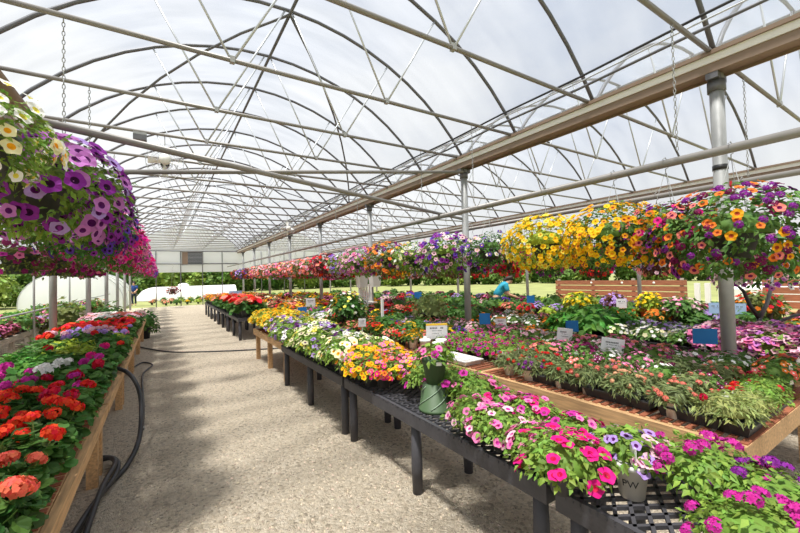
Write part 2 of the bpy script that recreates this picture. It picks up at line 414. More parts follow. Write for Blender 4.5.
# ------------------------------------------------------------------ camera, world, sun
CAMZ = 1.65
def setup():
    f, yaw, pit, rol = 372.5, .5685, .0249, -.0265
    fw = np.array([math.sin(yaw) * math.cos(pit), math.cos(yaw) * math.cos(pit), math.sin(pit)])
    r = np.array([math.cos(yaw), -math.sin(yaw), 0]); u = np.cross(r, fw)
    c, s = math.cos(rol), math.sin(rol); r2 = c * r + s * u; u2 = -s * r + c * u
    cam = bpy.data.cameras.new('camera'); co = bpy.data.objects.new('camera', cam); COL.objects.link(co)
    cam.sensor_width = 36; cam.lens = f / 800 * 36; cam.clip_start = .02; cam.clip_end = 500
    M_ = Matrix(((r2[0], u2[0], -fw[0], 0), (r2[1], u2[1], -fw[1], 0), (r2[2], u2[2], -fw[2], CAMZ), (0, 0, 0, 1)))
    co.matrix_world = M_; SC.camera = co
    w = bpy.data.worlds.new('sky'); SC.world = w; w.use_nodes = True
    N = w.node_tree.nodes; L = w.node_tree.links; bg = N['Background']
    tc = N.new('ShaderNodeTexCoord'); mp = N.new('ShaderNodeMapping'); mp.inputs['Scale'].default_value = (1, 1, 2.2)
    nz = N.new('ShaderNodeTexNoise'); nz.inputs['Scale'].default_value = 1.7; nz.inputs['Detail'].default_value = 6; nz.inputs['Roughness'].default_value = .5
    cr = N.new('ShaderNodeValToRGB'); cr.color_ramp.elements[0].position = .36; cr.color_ramp.elements[0].color = (.50, .575, .72, 1)
    cr.color_ramp.elements[1].position = .62; cr.color_ramp.elements[1].color = (.86, .88, .91, 1)
    sp = N.new('ShaderNodeSeparateXYZ'); mr = N.new('ShaderNodeMapRange'); mr.inputs['From Min'].default_value = 0; mr.inputs['From Max'].default_value = .45
    mx = N.new('ShaderNodeMix'); mx.data_type = 'RGBA'; mx.inputs['A'].default_value = (.95, .95, .94, 1)
    L.new(tc.outputs['Generated'], mp.inputs[0]); L.new(mp.outputs[0], nz.inputs['Vector']); L.new(nz.outputs['Fac'], cr.inputs[0])
    L.new(tc.outputs['Generated'], sp.inputs[0]); L.new(sp.outputs['Z'], mr.inputs[0]); L.new(mr.outputs[0], mx.inputs['Factor'])
    L.new(cr.outputs[0], mx.inputs['B']); L.new(mx.outputs['Result'], bg.inputs['Color']); bg.inputs['Strength'].default_value = .8
    s_ = bpy.data.lights.new('sun', 'SUN'); so = bpy.data.objects.new('sun', s_); COL.objects.link(so)
    s_.energy = 5.6; s_.angle = math.radians(6); s_.color = (1, .965, .91)
    so.rotation_euler = Vector((.27, .12, -.95)).to_track_quat('-Z', 'Y').to_euler()
    so.location = (-6, -3, 12)
    SC.view_settings.view_transform = 'Standard'; SC.view_settings.look = 'None'; SC.view_settings.gamma = 1
    SC.view_settings.use_curve_mapping = False; SC.view_settings.exposure = .2
    SC.cycles.max_bounces = 8; SC.cycles.transparent_max_bounces = 16; SC.cycles.diffuse_bounces = 3; SC.cycles.transmission_bounces = 4
    SC.cycles.caustics_reflective = False; SC.cycles.caustics_refractive = False
setup()

# ------------------------------------------------------------------ setting
XL, XR, BW = -1.64, 4.76, 6.4
X2 = XR + BW
Y0, DY, NH = 1.395, 1.254, 23
ZC, RISE = 3.81, 1.63
YE = 29.3
def arc(xa, n=14):
    R_ = ((BW / 2) ** 2 + RISE ** 2) / (2 * RISE); a0 = math.asin(BW / 2 / R_); cx = xa + BW / 2; cz = ZC + RISE - R_
    return [(cx + R_ * math.sin(t), cz + R_ * math.cos(t)) for t in np.linspace(-a0, a0, n)]
def ground():
    mb = MB(); mb.box((-2.1, -4, -.12), (12, YE + .3, 0)); struct(mb.build('floor', GRAVEL))
    mb = MB(); mb.box((-160, -60, -.3), (160, 220, -.03)); struct(mb.build('lawn', GRASS))
    mb = MB(); mb.box((-9, -4, -.2), (-2.1, 26, -.005)); struct(mb.build('ground_gravel_strip', GRAVEL))
    # loose stones lying on the gravel
    mb = MB(); rng = np.random.default_rng(5); n = 7000
    tv = np.array([(1, 0, 0), (-.9, .1, 0), (0, .8, .05), (.1, -.85, 0), (.05, 0, .65)]); tf = [(0, 2, 4), (2, 1, 4), (1, 3, 4), (3, 0, 4)]
    yy = .6 + rng.uniform(0, 1, n) ** 2 * 9; P = np.stack([rng.uniform(-.3, 2.6, n), yy, np.zeros(n)], -1)
    sc_add(mb, (tv, tf), P, np.tile(np.array([0, 0, 1.]), (n, 1)), np.stack([rng.normal(0, 1, n), rng.normal(0, 1, n), np.zeros(n)], -1), rng.uniform(.004, .013, n))
    tag(mb.build('gravel', mat('loose_gravel_stone', 'BBAA94', rough=.95, var=.34, island=True)), 'loose pale stones scattered over the gravel aisle', 'gravel', None, 'stuff')
    for nm, xa in (('ceiling', XL), ('ceiling_second_bay', XR)):
        mb = MB(); A = arc(xa, 25); V = []; F = []
        ys = [-3, YE]
        for y in ys:
            for x, z in A: V.append((x, y, z + .035))
        k = len(A)
        for j in range(k - 1): F.append((j, j + 1, k + j + 1, k + j))
        mb.add(V, F, 0, True); struct(mb.build(nm, FILM))
        mb = MB(); V = []; F = []
        for x, z in A: V += [(x, YE, z + .03), (x, YE, 2.28), (x, YE + .02, z + .03), (x, YE + .02, 2.28)]
        for j in range(k - 1):
            a = 4 * j; F += [(a, a + 1, a + 5, a + 4), (a + 2, a + 6, a + 7, a + 3), (a + 1, a + 3, a + 7, a + 5)]
        mb.add(V, F); struct(mb.build('wall_back' if xa == XL else 'wall_back_second_bay', SHEET))
ground()

# ------------------------------------------------------------------ greenhouse frame
def truss(k, xa, y, label, group):
    t = thing('roof_truss', label, 'roof truss', (xa, y, ZC), 0, group)
    A = arc(xa, 19)
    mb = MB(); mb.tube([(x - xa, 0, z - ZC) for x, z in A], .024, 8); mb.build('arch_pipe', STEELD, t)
    mb = MB(); mb.tube([(.05, 0, 0), (BW - .05, 0, 0)], .023, 8); mb.build('tie_bar', TAN, t)
    def roofz(x): return np.interp(x, [a[0] - xa for a in A], [a[1] - ZC for a in A])
    for a, b in ((1.55, 2.22), (3.14, 2.26), (3.22, 3.98), (4.8, 4.02)):
        mb = MB(); mb.tube([(a, 0, roofz(a)), (b, 0, .02)], .0125, 6); mb.build('web_strut', BRIGHTZ, t)
    for b in (2.24, 4.0):
        mb = MB(); mb.box((b - .022, -.027, -.026), (b + .022, .027, .035)); mb.build('bracket', STEEL, t)
    return t
for k in range(NH):
    truss(k, XL, Y0 + k * DY, f'arched pipe roof truss over the gravel aisle, {nth(k + 1)} from the near end', 'roof trusses over the main bay')
for k in range(0, NH):
    truss(k, XR, Y0 + k * DY, f'arched pipe roof truss over the second bay, {nth(k + 1)} from the near end', 'roof trusses over the second bay')

def gutter(x, label):
    t = thing('gutter', label, 'gutter', (x, -1, ZC - .18))
    Lg = YE + 1
    mb = MB(); mb.box((-.11, 0, 0), (.11, Lg, .012)); mb.build('gutter_floor', BEIGE, t)
    for s in (-1, 1):
        mb = MB(); a, b = sorted((s * .11, s * .125)); mb.box((a, 0, -.03), (b, Lg, .06), 0); mb.build('lower_lip', BEIGE, t)
        mb = MB(); a, b = sorted((s * .125, s * .14)); mb.box((a, 0, .06), (b, Lg, .135), 0); mb.build('side_wall', WHITEP, t)
        mb = MB(); a, b = sorted((s * .13, s * .165)); mb.box((a, 0, .135), (b, Lg, .175), 0); mb.build('upper_lip', BEIGE, t)
gutter(XR, 'long channel gutter over the posts between the two roof bays')
gutter(XL, 'long channel gutter above the baskets beside the hose-side bench')
gutter(X2, 'long channel gutter at the far edge of the second bay, over the lawn')

def post(x, y, r, label, group, zt=ZC - .212):
    t = thing('steel_post', label, 'post', (x, y, 0), 0, group)
    mb = MB(); mb.tube([(0, 0, 0), (0, 0, zt)], r, 16); mb.build('shaft', STEEL, t)
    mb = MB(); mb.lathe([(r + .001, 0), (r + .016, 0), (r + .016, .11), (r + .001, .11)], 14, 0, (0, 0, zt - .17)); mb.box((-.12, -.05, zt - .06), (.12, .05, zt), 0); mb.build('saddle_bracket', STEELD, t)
    return t
for i in range(8):
    y = Y0 + 3 * i * DY
    p = post(XR, y, .06, f'round galvanized post under the middle gutter, {nth(i + 1)} from the near end', 'posts under the middle gutter')
    if i == 0:
        mb = MB(); mb.lathe([(.062, 2.63), (.064, 2.63), (.064, 2.68), (.062, 2.68)], 14); mb.build('black_band', RUBBER, p)
        mb = MB(); mb.box((-.02, -.075, 2.46), (.13, -.065, 2.50)); mb.box((.02, -.08, 2.44), (.06, -.065, 2.51)); o = mb.build('ribbon', REDT, p); o['label'] = 'red ribbon tied on the post'; o.rotation_euler = (0, 0, .2)
    post(XL, y, .055, f'round galvanized post beside the hose-side bench, {nth(i + 1)} from the near end', 'posts beside the hose-side bench')
    post(X2, y, .05, f'round galvanized post at the lawn edge, {nth(i + 1)} from the near end', 'posts at the lawn edge')
for i, x in enumerate((-.34, 1.06, 2.37, 3.62, 6.3, 8.0, 9.6)):
    mb = MB(); mb.tube([(0, 0, 0), (0, 0, 3.75)], .028, 8)
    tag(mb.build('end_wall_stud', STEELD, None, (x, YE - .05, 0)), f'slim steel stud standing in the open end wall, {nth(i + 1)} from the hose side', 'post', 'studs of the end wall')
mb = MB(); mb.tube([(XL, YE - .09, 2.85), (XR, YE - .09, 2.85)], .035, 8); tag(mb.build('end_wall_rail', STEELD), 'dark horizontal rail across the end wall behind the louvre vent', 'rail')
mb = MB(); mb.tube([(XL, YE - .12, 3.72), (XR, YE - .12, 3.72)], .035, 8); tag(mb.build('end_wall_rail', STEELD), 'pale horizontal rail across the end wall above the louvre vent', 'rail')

def longpipe(name, pts, r, m, label, cat):
    mb = MB(); mb.tube(pts, r, 10); return tag(mb.build(name, m), label, cat)
HZ = 2.62
longpipe('hanging_rail_pipe', [(3.93, -.8, HZ), (3.93, 29, HZ)], .038, TAN, 'tan pipe rail carrying the yellow and orange flower baskets', 'pipe')
longpipe('hanging_rail_pipe', [(-.65, -.8, HZ), (-.65, 29, HZ)], .042, mat('brown_painted_pipe', '8C7563', rough=.5, var=.08), 'brown pipe rail carrying the purple baskets over the hose-side bench', 'pipe')
longpipe('hanging_rail_pipe', [(5.6, -.8, HZ), (5.6, 29, HZ)], .034, TAN, 'tan pipe rail carrying baskets just behind the middle posts', 'pipe')
longpipe('hanging_rail_pipe', [(9.3, -.8, HZ), (9.3, 29, HZ)], .034, TAN, 'tan pipe rail carrying baskets near the lawn edge', 'pipe')
longpipe('brace_pipe', [(-.65, 2.95, 2.62), (4.72, 5.20, 2.68)], .026, TAN, 'tan brace pipe running from the brown rail down to the second post', 'pipe')
longpipe('brace_pipe', [(-.65, 4.64, 2.73), (4.72, 5.12, 3.54)], .026, TAN, 'tan brace pipe running level across the picture to the second post top', 'pipe')
XM = XL + BW / 2
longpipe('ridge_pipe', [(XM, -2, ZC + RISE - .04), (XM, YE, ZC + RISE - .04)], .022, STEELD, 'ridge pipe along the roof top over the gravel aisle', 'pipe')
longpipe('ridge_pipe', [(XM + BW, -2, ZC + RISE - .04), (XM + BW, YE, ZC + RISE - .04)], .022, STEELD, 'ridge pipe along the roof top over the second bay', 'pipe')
for q, (y1, y2) in enumerate(((5.16, 10.2), (16.4, 11.4), (17.7, 23))):
    for s, xe, w in ((-1, XL, 'hose-side'), (1, XR, 'middle')):
        A = arc(XL, 15); pts = []
        half = [a for a in A if (a[0] - XM) * s >= -1e-6]; half.sort(key=lambda a: abs(a[0] - XM))
        tot = len(half) - 1
        for i, (x, z) in enumerate(half): pts.append((x, y1 + (y2 - y1) * i / tot, z - .05))
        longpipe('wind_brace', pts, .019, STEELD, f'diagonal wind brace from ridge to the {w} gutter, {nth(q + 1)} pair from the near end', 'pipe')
for q, (x, z, r, w) in enumerate(((4.40, 4.02, .009, 'upper'), (4.42, 4.09, .014, 'thick black'), (4.38, 3.93, .016, 'grey'))):
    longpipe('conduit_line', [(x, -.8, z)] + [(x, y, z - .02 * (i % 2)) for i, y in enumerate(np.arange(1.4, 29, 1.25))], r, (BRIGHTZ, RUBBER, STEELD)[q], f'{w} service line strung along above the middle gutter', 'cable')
longpipe('side_rail', [(XL - .9, 1, 1.05), (XL - .9, 27, 1.05)], .02, STEEL, 'thin low rail along the open side wall behind the hose-side bench', 'pipe')
for i, y in enumerate((4.6, 8.3, 12, 16, 20)):
    mb = MB(); mb.tube([(0, 0, 0), (0, 0, 2.7)], .022, 8)
    tag(mb.build('side_stake', STEEL, None, (XL - .9, y, 0)), f'thin steel upright on the open side behind the hose-side bench, {nth(i + 1)} along', 'post', 'uprights of the open side')

def chain(x, y, zt, zb, label, group):
    mb = MB(); z = zt; i = 0; l = .036
    while z - l > zb:
        pts = []
        for a in np.linspace(0, 2 * PI, 9)[:-1]:
            u_, w_ = .0095 * math.cos(a), l * .62 * math.sin(a); pts.append((u_ if i % 2 else 0, 0 if i % 2 else u_, z - l / 2 + w_))
        mb.tube(pts, .0032, 4, closed=True); z -= l; i += 1
    tag(mb.build('chain', STEEL, None, (x, y, 0)), label, 'chain', group)
n_ = [0, 0]
for k in (0, 2, 3, 5, 6, 8, 9, 11, 12, 14):
    for q, (x, w) in enumerate(((3.72, 'tan rail of yellow baskets'), (-.70, 'brown rail of purple baskets'))):
        if q == 1 and k == 0: continue
        n_[q] += 1
        chain(x + (.06 if q == 0 else .05), Y0 + k * DY, ZC - .02, HZ + .03, f'thin steel chain down to the {w}, {nth(n_[q])} from near end', 'chains of the rails')
chain(5.6, Y0, ZC - .02, HZ + .03, 'thin steel chain from the second bay truss to the rail behind the middle posts', 'chains of the rails')

def fan(x, y, z, label):
    t = thing('circulation_fan', label, 'fan', (x, y, z)); R_ = .24
    mb = MB()
    for dy in (-.07, .07):
        for r in (R_, R_ * .7, R_ * .4): mb.tube([(r * math.cos(a), dy, r * math.sin(a)) for a in np.linspace(0, 2 * PI, 25)[:-1]], .003, 4, closed=True)
        for a in np.linspace(0, 2 * PI, 17)[:-1]: mb.tube([(.06 * math.cos(a), dy, .06 * math.sin(a)), (R_ * math.cos(a), dy, R_ * math.sin(a))], .002, 4)
    mb.build('wire_guard', BRIGHTZ, t)
    mb = MB(); mb.lathe([(.001, -.1), (.065, -.1), (.075, -.04), (.075, .0), (.001, .0)], 16); o = mb.build('hub', WHITEP, t); o.rotation_euler = (PI / 2, 0, 0); o.location = (0, -.17, 0)
    mb = MB(); mb.lathe([(.001, 0), (.06, 0), (.06, .16), (.001, .16)], 14); o = mb.build('motor', RUBBER, t); o.rotation_euler = (-PI / 2, 0, 0); o.location = (0, .02, 0)
    for q in range(4):
        mb = MB(); a = q * PI / 2; V = []
        for r, w, tw in ((.05, .04, .5), (R_ * .9, .08, .3)):
            for s in (-1, 1):
                b = a + s * w / r / 2; V.append((r * math.cos(b), s * tw * .08, r * math.sin(b)))
                V.append((r * math.cos(b), s * tw * .08 + .003, r * math.sin(b)))
        mb.add(V, [(0, 2, 6, 4), (1, 5, 7, 3), (0, 4, 5, 1), (2, 3, 7, 6), (0, 1, 3, 2), (4, 6, 7, 5)]); mb.build('blade', WHITEP, t)
    mb = MB(); mb.tube([(0, 0, R_), (0, 0, ZC - z)], .006, 6); mb.build('drop_rod', BRIGHTZ, t)
fan(.05, Y0 + 4 * DY + .02, 3.42, 'white circulation fan with dark motor hanging over the hose-side baskets')
fan(3.6, Y0 + 9 * DY, 3.35, 'white circulation fan hanging beside the middle gutter over the pink baskets')
fan(6.6, Y0 + 8 * DY, 3.3, 'white circulation fan hanging in the second bay behind the fourth post')
t = thing('control_box', 'small dark control box fixed under a truss bar near the hose-side fan', 'box', (-.25, Y0 + 4 * DY, ZC - .1))
mb = MB(); mb.box((-.08, -.05, -.03), (.08, .05, .04)); mb.build('case', STEELD, t)
mb = MB(); mb.box((-.08, -.03, .05), (.08, .03, .085)); mb.build('clamp', STEEL, t)

t = thing('louvre_vent', 'grey louvred vent high in the white end wall above the aisle', 'vent', (1.76, YE - .14, 2.75))
mb = MB(); w, h = .66, .95
for a, b in (((-w, -.05, 0), (w, .05, .05)), ((-w, -.05, h - .05), (w, .05, h)), ((-w, -.05, 0), (-w + .05, .05, h)), ((w - .05, -.05, 0), (w, .05, h))): mb.box(a, b)
mb.build('vent_frame', STEEL, t)
mb = MB(); mb.box((-w + .05, -.02, .05), (-w + .38, .03, h - .05)); mb.build('cover_panel', BEIGE, t)
for i in range(9):
    mb = MB(); z = .07 + i * .093; mb.add([(-w + .38, -.04, z), (w - .05, -.04, z), (w - .05, .03, z + .085), (-w + .38, .03, z + .085), (-w + .38, -.03, z), (w - .05, -.03, z), (w - .05, .04, z + .085), (-w + .38, .04, z + .085)], [(0, 1, 2, 3), (7, 6, 5, 4), (0, 4, 5, 1), (3, 2, 6, 7)]); mb.build('slat', STEELD, t)

# ------------------------------------------------------------------ benches
TOPZ = .62
def wood_bench(x0, x1, y0, y1, label, z=TOPZ, group=None, board=PINE, hh=.11):
    t = thing('timber_bench', label, 'bench', (x0, y0, 0), 0, group); W_, L_ = x1 - x0, y1 - y0
    mb = MB(); mb.box((0, 0, z - hh), (.04, L_, z)); mb.build('front_board', board, t)
    mb = MB(); mb.box((W_ - .04, 0, z - hh), (W_, L_, z)); mb.build('back_board', board, t)
    for y in (0, L_ - .04):
        mb = MB(); mb.box((.04, y, z - hh), (W_ - .04, y + .04, z)); mb.build('end_board', board, t)
    mb = MB(); n = int(L_ / .068)
    for i in range(n):
        y = .005 + i * .068; mb.box((.05, y, z), (W_ - .05, y + .038, z + .008))
    mb.build('lath_top', LATH, t)
    mb = MB(); mb.box((.045, .045, z - .03), (.075, L_ - .045, z)); mb.box((W_ - .075, .045, z - .03), (W_ - .045, L_ - .045, z)); mb.build('lath_bearer', board, t)
    for x in (.04, W_ - .13):
        for y in ((.05, L_ / 2, L_ - .14) if L_ > 2.3 else (.05, L_ - .14)):
            mb = MB(); mb.box((x, y, 0), (x + .075, y + .075, z - .005)); mb.build('leg', board, t)
    return t
def black_bench(x0, x1, y0, y1, label, z=TOPZ, legs=3):
    t = thing('plastic_bench', label, 'bench', (x0, y0, 0), 0, 'black plastic benches along the aisle'); W_, L_ = x1 - x0, y1 - y0
    mb = MB(); hh = .1; th = .025
    for a, b in (((0, 0, z - hh), (th, L_, z)), ((W_ - th, 0, z - hh), (W_, L_, z)), ((th, 0, z - hh), (W_ - th, th, z)), ((th, L_ - th, z - hh), (W_ - th, L_, z))): mb.box(a, b)
    mb.build('apron', BENCHB, t)
    mb = MB(); st = .075; w = .016
    def bar(p, q):
        d = Vector((q[0] - p[0], q[1] - p[1], 0)); 
        if d.length < .02: return
        n = Vector((-d.y, d.x, 0)).normalized() * w / 2
        V = []
        for zz in (z - .018, z - .001):
            for c in (p, q): V += [(c[0] + n.x, c[1] + n.y, zz), (c[0] - n.x, c[1] - n.y, zz)]
        mb.add(V, [(0, 2, 3, 1), (4, 5, 7, 6), (0, 4, 6, 2), (1, 3, 7, 5)])
    c = -W_ * 1.0
    while c < L_ + W_:
        for s in (1, -1):
            # x runs 0..W ; y = c + s*x*.62
            k_ = .62; pts = []
            xa, xb = 0, W_
            ya, yb = (c, c + k_ * W_) if s == 1 else (c + k_ * W_, c)
            def clip(xa, ya, xb, yb):
                out = []
                for (xx, yy, ox, oy) in ((xa, ya, xb, yb), (xb, yb, xa, ya)):
                    if yy < 0: f_ = (0 - yy) / (oy - yy) if oy != yy else 2; xx, yy = xx + (ox - xx) * f_, 0
                    elif yy > L_: f_ = (L_ - yy) / (oy - yy); xx, yy = xx + (ox - xx) * f_, L_
                    out.append((xx, yy))
                return out
            if max(ya, yb) > 0 and min(ya, yb) < L_: bar(*clip(xa, ya, xb, yb))
        c += st
    mb.build('mesh_top', BENCHB, t)
    for x in (.06, W_ - .1):
        for y in np.linspace(.08, L_ - .08, legs):
            mb = MB(); mb.lathe([(.001, 0), (.037, 0), (.043, .2), (.036, z - hh * .5), (.001, z - hh * .5)], 14, 0, (x, y, 0)); mb.build('leg', BENCHB, t)
    return t
AX0, AX1 = 1.56, 2.24
black_bench(AX0, AX1, -1.25, 1.13, 'black mesh-top plastic bench under the purple verbenas, closest to the camera')
black_bench(AX0, AX1, 1.18, 3.56, 'black mesh-top plastic bench carrying the stacked green pots')
black_bench(AX0, AX1, 3.61, 5.95, 'black mesh-top plastic bench under the cream and purple-veined petunias')
wood_bench(1.6, 2.45, 6.0, 8.3, 'small timber bench under the yellow-green calibrachoas at the aisle')
black_bench(1.72, 2.45, 10.9, 13.2, 'black plastic bench with red flowers just past the aisle gap', legs=3)
black_bench(1.72, 2.45, 13.25, 15.6, 'black plastic bench second past the aisle gap, under salmon flowers', legs=3)
black_bench(1.72, 2.45, 15.65, 18.0, 'black plastic bench third past the aisle gap', legs=3)
black_bench(1.72, 2.45, 18.05, 20.4, 'black plastic bench last in the row toward the end wall', legs=3)
LX0, LX1 = -1.56, -.4
for i in range(6):
    wood_bench(LX0, LX1, -.3 + i * 2.2, 1.86 + i * 2.2, f'pine bench of geraniums beside the black hoses, {nth(i + 1)} from the near end', group='geranium benches', board=PINEB, hh=.085)
for i in range(11):
    wood_bench(2.78, 4.6, .76 + i * 2.18, 2.9 + i * 2.18, f'wide pine bench behind the black benches, {nth(i + 1)} from the near end', group='wide pine benches', board=PINE, hh=.13)
for i in range(8):
    wood_bench(5.05, 6.35, .7 + i * 2.5, 3.15 + i * 2.5, f'pine bench beyond the middle posts, {nth(i + 1)} from the near end', group='benches beyond the posts', board=PINE)
for i in range(7):
    wood_bench(7.0, 8.2, 1.2 + i * 2.6, 3.75 + i * 2.6, f'orange pine bench in the second bay, middle row, {nth(i + 1)} from the near end', group='middle row benches', board=PINEB)
for i in range(6):
    wood_bench(8.9, 10.4, 2 + i * 2.6, 4.55 + i * 2.6, f'pine bench in the second bay by the lawn, {nth(i + 1)} from the near end', group='lawn-side benches', board=PINEB)
for i in range(7):
    wood_bench(-3.9, -2.75, 5.2 + i * 2.6, 7.75 + i * 2.6, f'weathered bench on the open side behind the geraniums, {nth(i + 1)} from the near end', group='open-side benches', board=OLDW, z=.55)

# ------------------------------------------------------------------ plants on the benches
TZ = TOPZ + .009
def pick(*a): return rnd.choice(a)
CN = {'coral': 'coral', 'red': 'red', 'scarlet': 'scarlet', 'crimson': 'crimson', 'hotpink': 'hot pink', 'palepink': 'pale pink', 'lemon': 'lemon yellow', 'deep': 'deep purple'}
SPN = {'geranium': 'geranium', 'geranium_green': 'flowerless geranium', 'coleus': 'lime green coleus', 'basil': 'broad-leaved green plant', 'million_bells': 'calibrachoa',
       'trailing_verbena': 'trailing verbena', 'foliage_plant': 'leafy foliage plant'}
def describe(sp, colors):
    n = SPN.get(sp, sp)
    if sp in ('geranium_green', 'coleus', 'basil', 'foliage_plant') or not colors: return n
    c = list(dict.fromkeys(CN.get(x, x) for x in colors))[:2]
    return ' and '.join(c) + ' ' + n
def bed(xs, ys, z, chooser, place, side, group, jit=.03, tier=None, skip=None, pot='black'):
    for j, y in enumerate(ys):
        for i, x in enumerate(xs):
            xx, yy = x + rnd.uniform(-jit, jit), y + rnd.uniform(-jit, jit)
            if skip and skip(x, y): continue
            c = chooser(x, y)
            if c is None: continue
            sp, cols, s = c[0], c[1], c[2]
            kw = c[3] if len(c) > 3 else {}
            plant(sp, cols, xx, yy, z, f'{describe(sp, cols)}, {place}, {nth(j + 1)} row along, {nth(i + 1)} from {side}', group, s * rnd.uniform(.92, 1.1), tier=kw.get('tier', tier), pot=kw.get('pot', pot), nb=kw.get('nb'), tag_card=kw.get('tag', place == 'wide pine bench' and rnd.random() < .42))

def left_choice(x, y):
    if y < 2.5: return ('geranium', [pick('coral', 'coral', 'salmon')], 1.0, {'nb': pick(3, 4, 5)})
    if y < 3.25: return ('geranium', [pick('scarlet', 'scarlet', 'coral')] if x < -.62 or y < 2.85 else [pick('crimson', 'scarlet')], 1.0, {'nb': pick(4, 5)})
    if y < 3.75: return ('geranium', [pick('crimson', 'red', 'scarlet')], 1.0, {'nb': pick(3, 4)})
    if y < 4.75: return ('geranium', ['white'] if abs(x + .84) < .05 and y > 4.2 else [pick('magenta', 'magenta', 'pink', 'crimson')], 1.0, {'nb': pick(2, 3, 3)})
    if y < 5.6: return ('geranium', [pick('crimson', 'hotpink')], 1.0, {'nb': pick(0, 0, 1)}) if x > -1.1 else ('basil', [], 1.0)
    if y < 6.9: return (('coleus', [], 1.05) if rnd.random() < .6 else ('geranium', ['red'], 1.0, {'nb': pick(0, 1)})) if x > -1.15 else ('foliage_plant', [], .9)
    if y < 8.0: return ('geranium', [pick('palepink', 'lavender', 'pink', 'scarlet', 'mauve')], 1.0, {'nb': 3})
    if y < 9.4: return ('geranium', [pick('red', 'scarlet', 'red')], 1.0, {'nb': 4})
    if y < 10.3: return ('geranium_green', [], 1.0)
    if y < 11.2: return ('geranium', [pick('palepink', 'salmon', 'white')], 1.0)
    return ('impatiens', [pick('palepink', 'pink', 'white')], 1.1)
bed([-.58, -.84, -1.1, -1.36], np.arange(1.72, 12.6, .27), TZ, left_choice, 'geranium bench', 'the aisle', 'plants on the geranium benches', pot='white')

def side_choice(x, y):
    if y < 9: return (pick('foliage_plant', 'basil', 'coleus', 'coleus'), [], 1.3, {'tag': rnd.random() < .6})
    return pick(('foliage_plant', [], 1.2), ('coleus', [], 1.1), ('petunia', [pick('white', 'lavender', 'pink')], 1.0), ('basil', [], 1.1), ('begonia', ['pink'], 1.2))
bed([-2.78, -3.12, -3.45, -3.8], np.arange(5.4, 23, .5), .56, side_choice, 'open-side bench', 'the geraniums', 'plants on the open-side benches')

def black_choice(x, y):
    f = x < 1.9
    if y < .92: return ('verbena', [pick('purple', 'magenta', 'purple')], 1.05, {'nb': 20})
    if y < 1.14: return ('petunia', ['hotpink'] if f else ['lavender', 'palepink'], .95, {'nb': 40 if f else 26})
    if y < 2.05: return ('petunia', ['pink', 'palepink', 'pink'] if f else ['hotpink', 'magenta', 'pink'], .95, {'nb': 42})
    if y < 2.75: return ('petunia', ['magenta', 'pink'], 1.1, {'nb': 12})
    if y < 3.5: return ('million_bells', ['yellow', 'gold', 'yellow', 'pink'] if y > 3.1 or f else ['pink', 'yellow'], 1.25) 
    if y < 4.3: return ('petunia', ['cream', 'white'] if not f or y < 4 else ['lavender', 'cream', 'deep'], 1.4, {'nb': 26})
    if y < 5.3: return ('petunia', ['cream', 'lemon', 'cream'] if rnd.random() < .65 else ['lavender', 'white', 'deep'], 1.45, {'nb': 26})
    return ('petunia', ['lavender', 'purple', 'white'] if f else ['cream', 'lemon'], 1.45, {'nb': 26})
def black_skip(x, y):
    if x < 1.9 and .58 < y < 1.02: return True
    if x < 1.9 and 2.0 < y < 2.95: return True
    return False
bed([1.66, 1.94], np.arange(.16, 5.9, .27), TZ, black_choice, 'black mesh bench', 'the aisle', 'plants on the black benches', skip=black_skip)
plant('petunia', ['hotpink'], 1.56, 1.09, TZ, 'hot pink petunia tumbling over the bench corner beside the white printed pot', None, 1.1, nb=40)
# extra flowers trailing at the bench's aisle edge
plant('million_bells', ['hotpink', 'pink', 'orange'], 1.72, 3.02, TZ, 'pink and yellow calibrachoa spilling at the bench edge behind the stacked green pots', None, 1.2)
bed([1.78, 2.12], np.arange(6.15, 8.3, .3), TZ, lambda x, y: ('million_bells', ['lemon', 'yellow', 'gold'], 1.5) if y > 7.0 else ('petunia', ['cream', 'lavender', 'lemon'], 1.4), 'small timber bench', 'the aisle', 'plants on the small timber bench', tier=2)
bed([1.9, 2.25], np.arange(11.05, 20.3, .33), TZ, lambda x, y: ('geranium' if y < 16 else 'impatiens', [pick('red', 'salmon', 'coral', 'scarlet') if y < 14.5 else pick('salmon', 'palepink', 'gold', 'orange')], 1.6), 'black bench past the gap', 'the aisle', 'plants on the far black benches', tier=3)

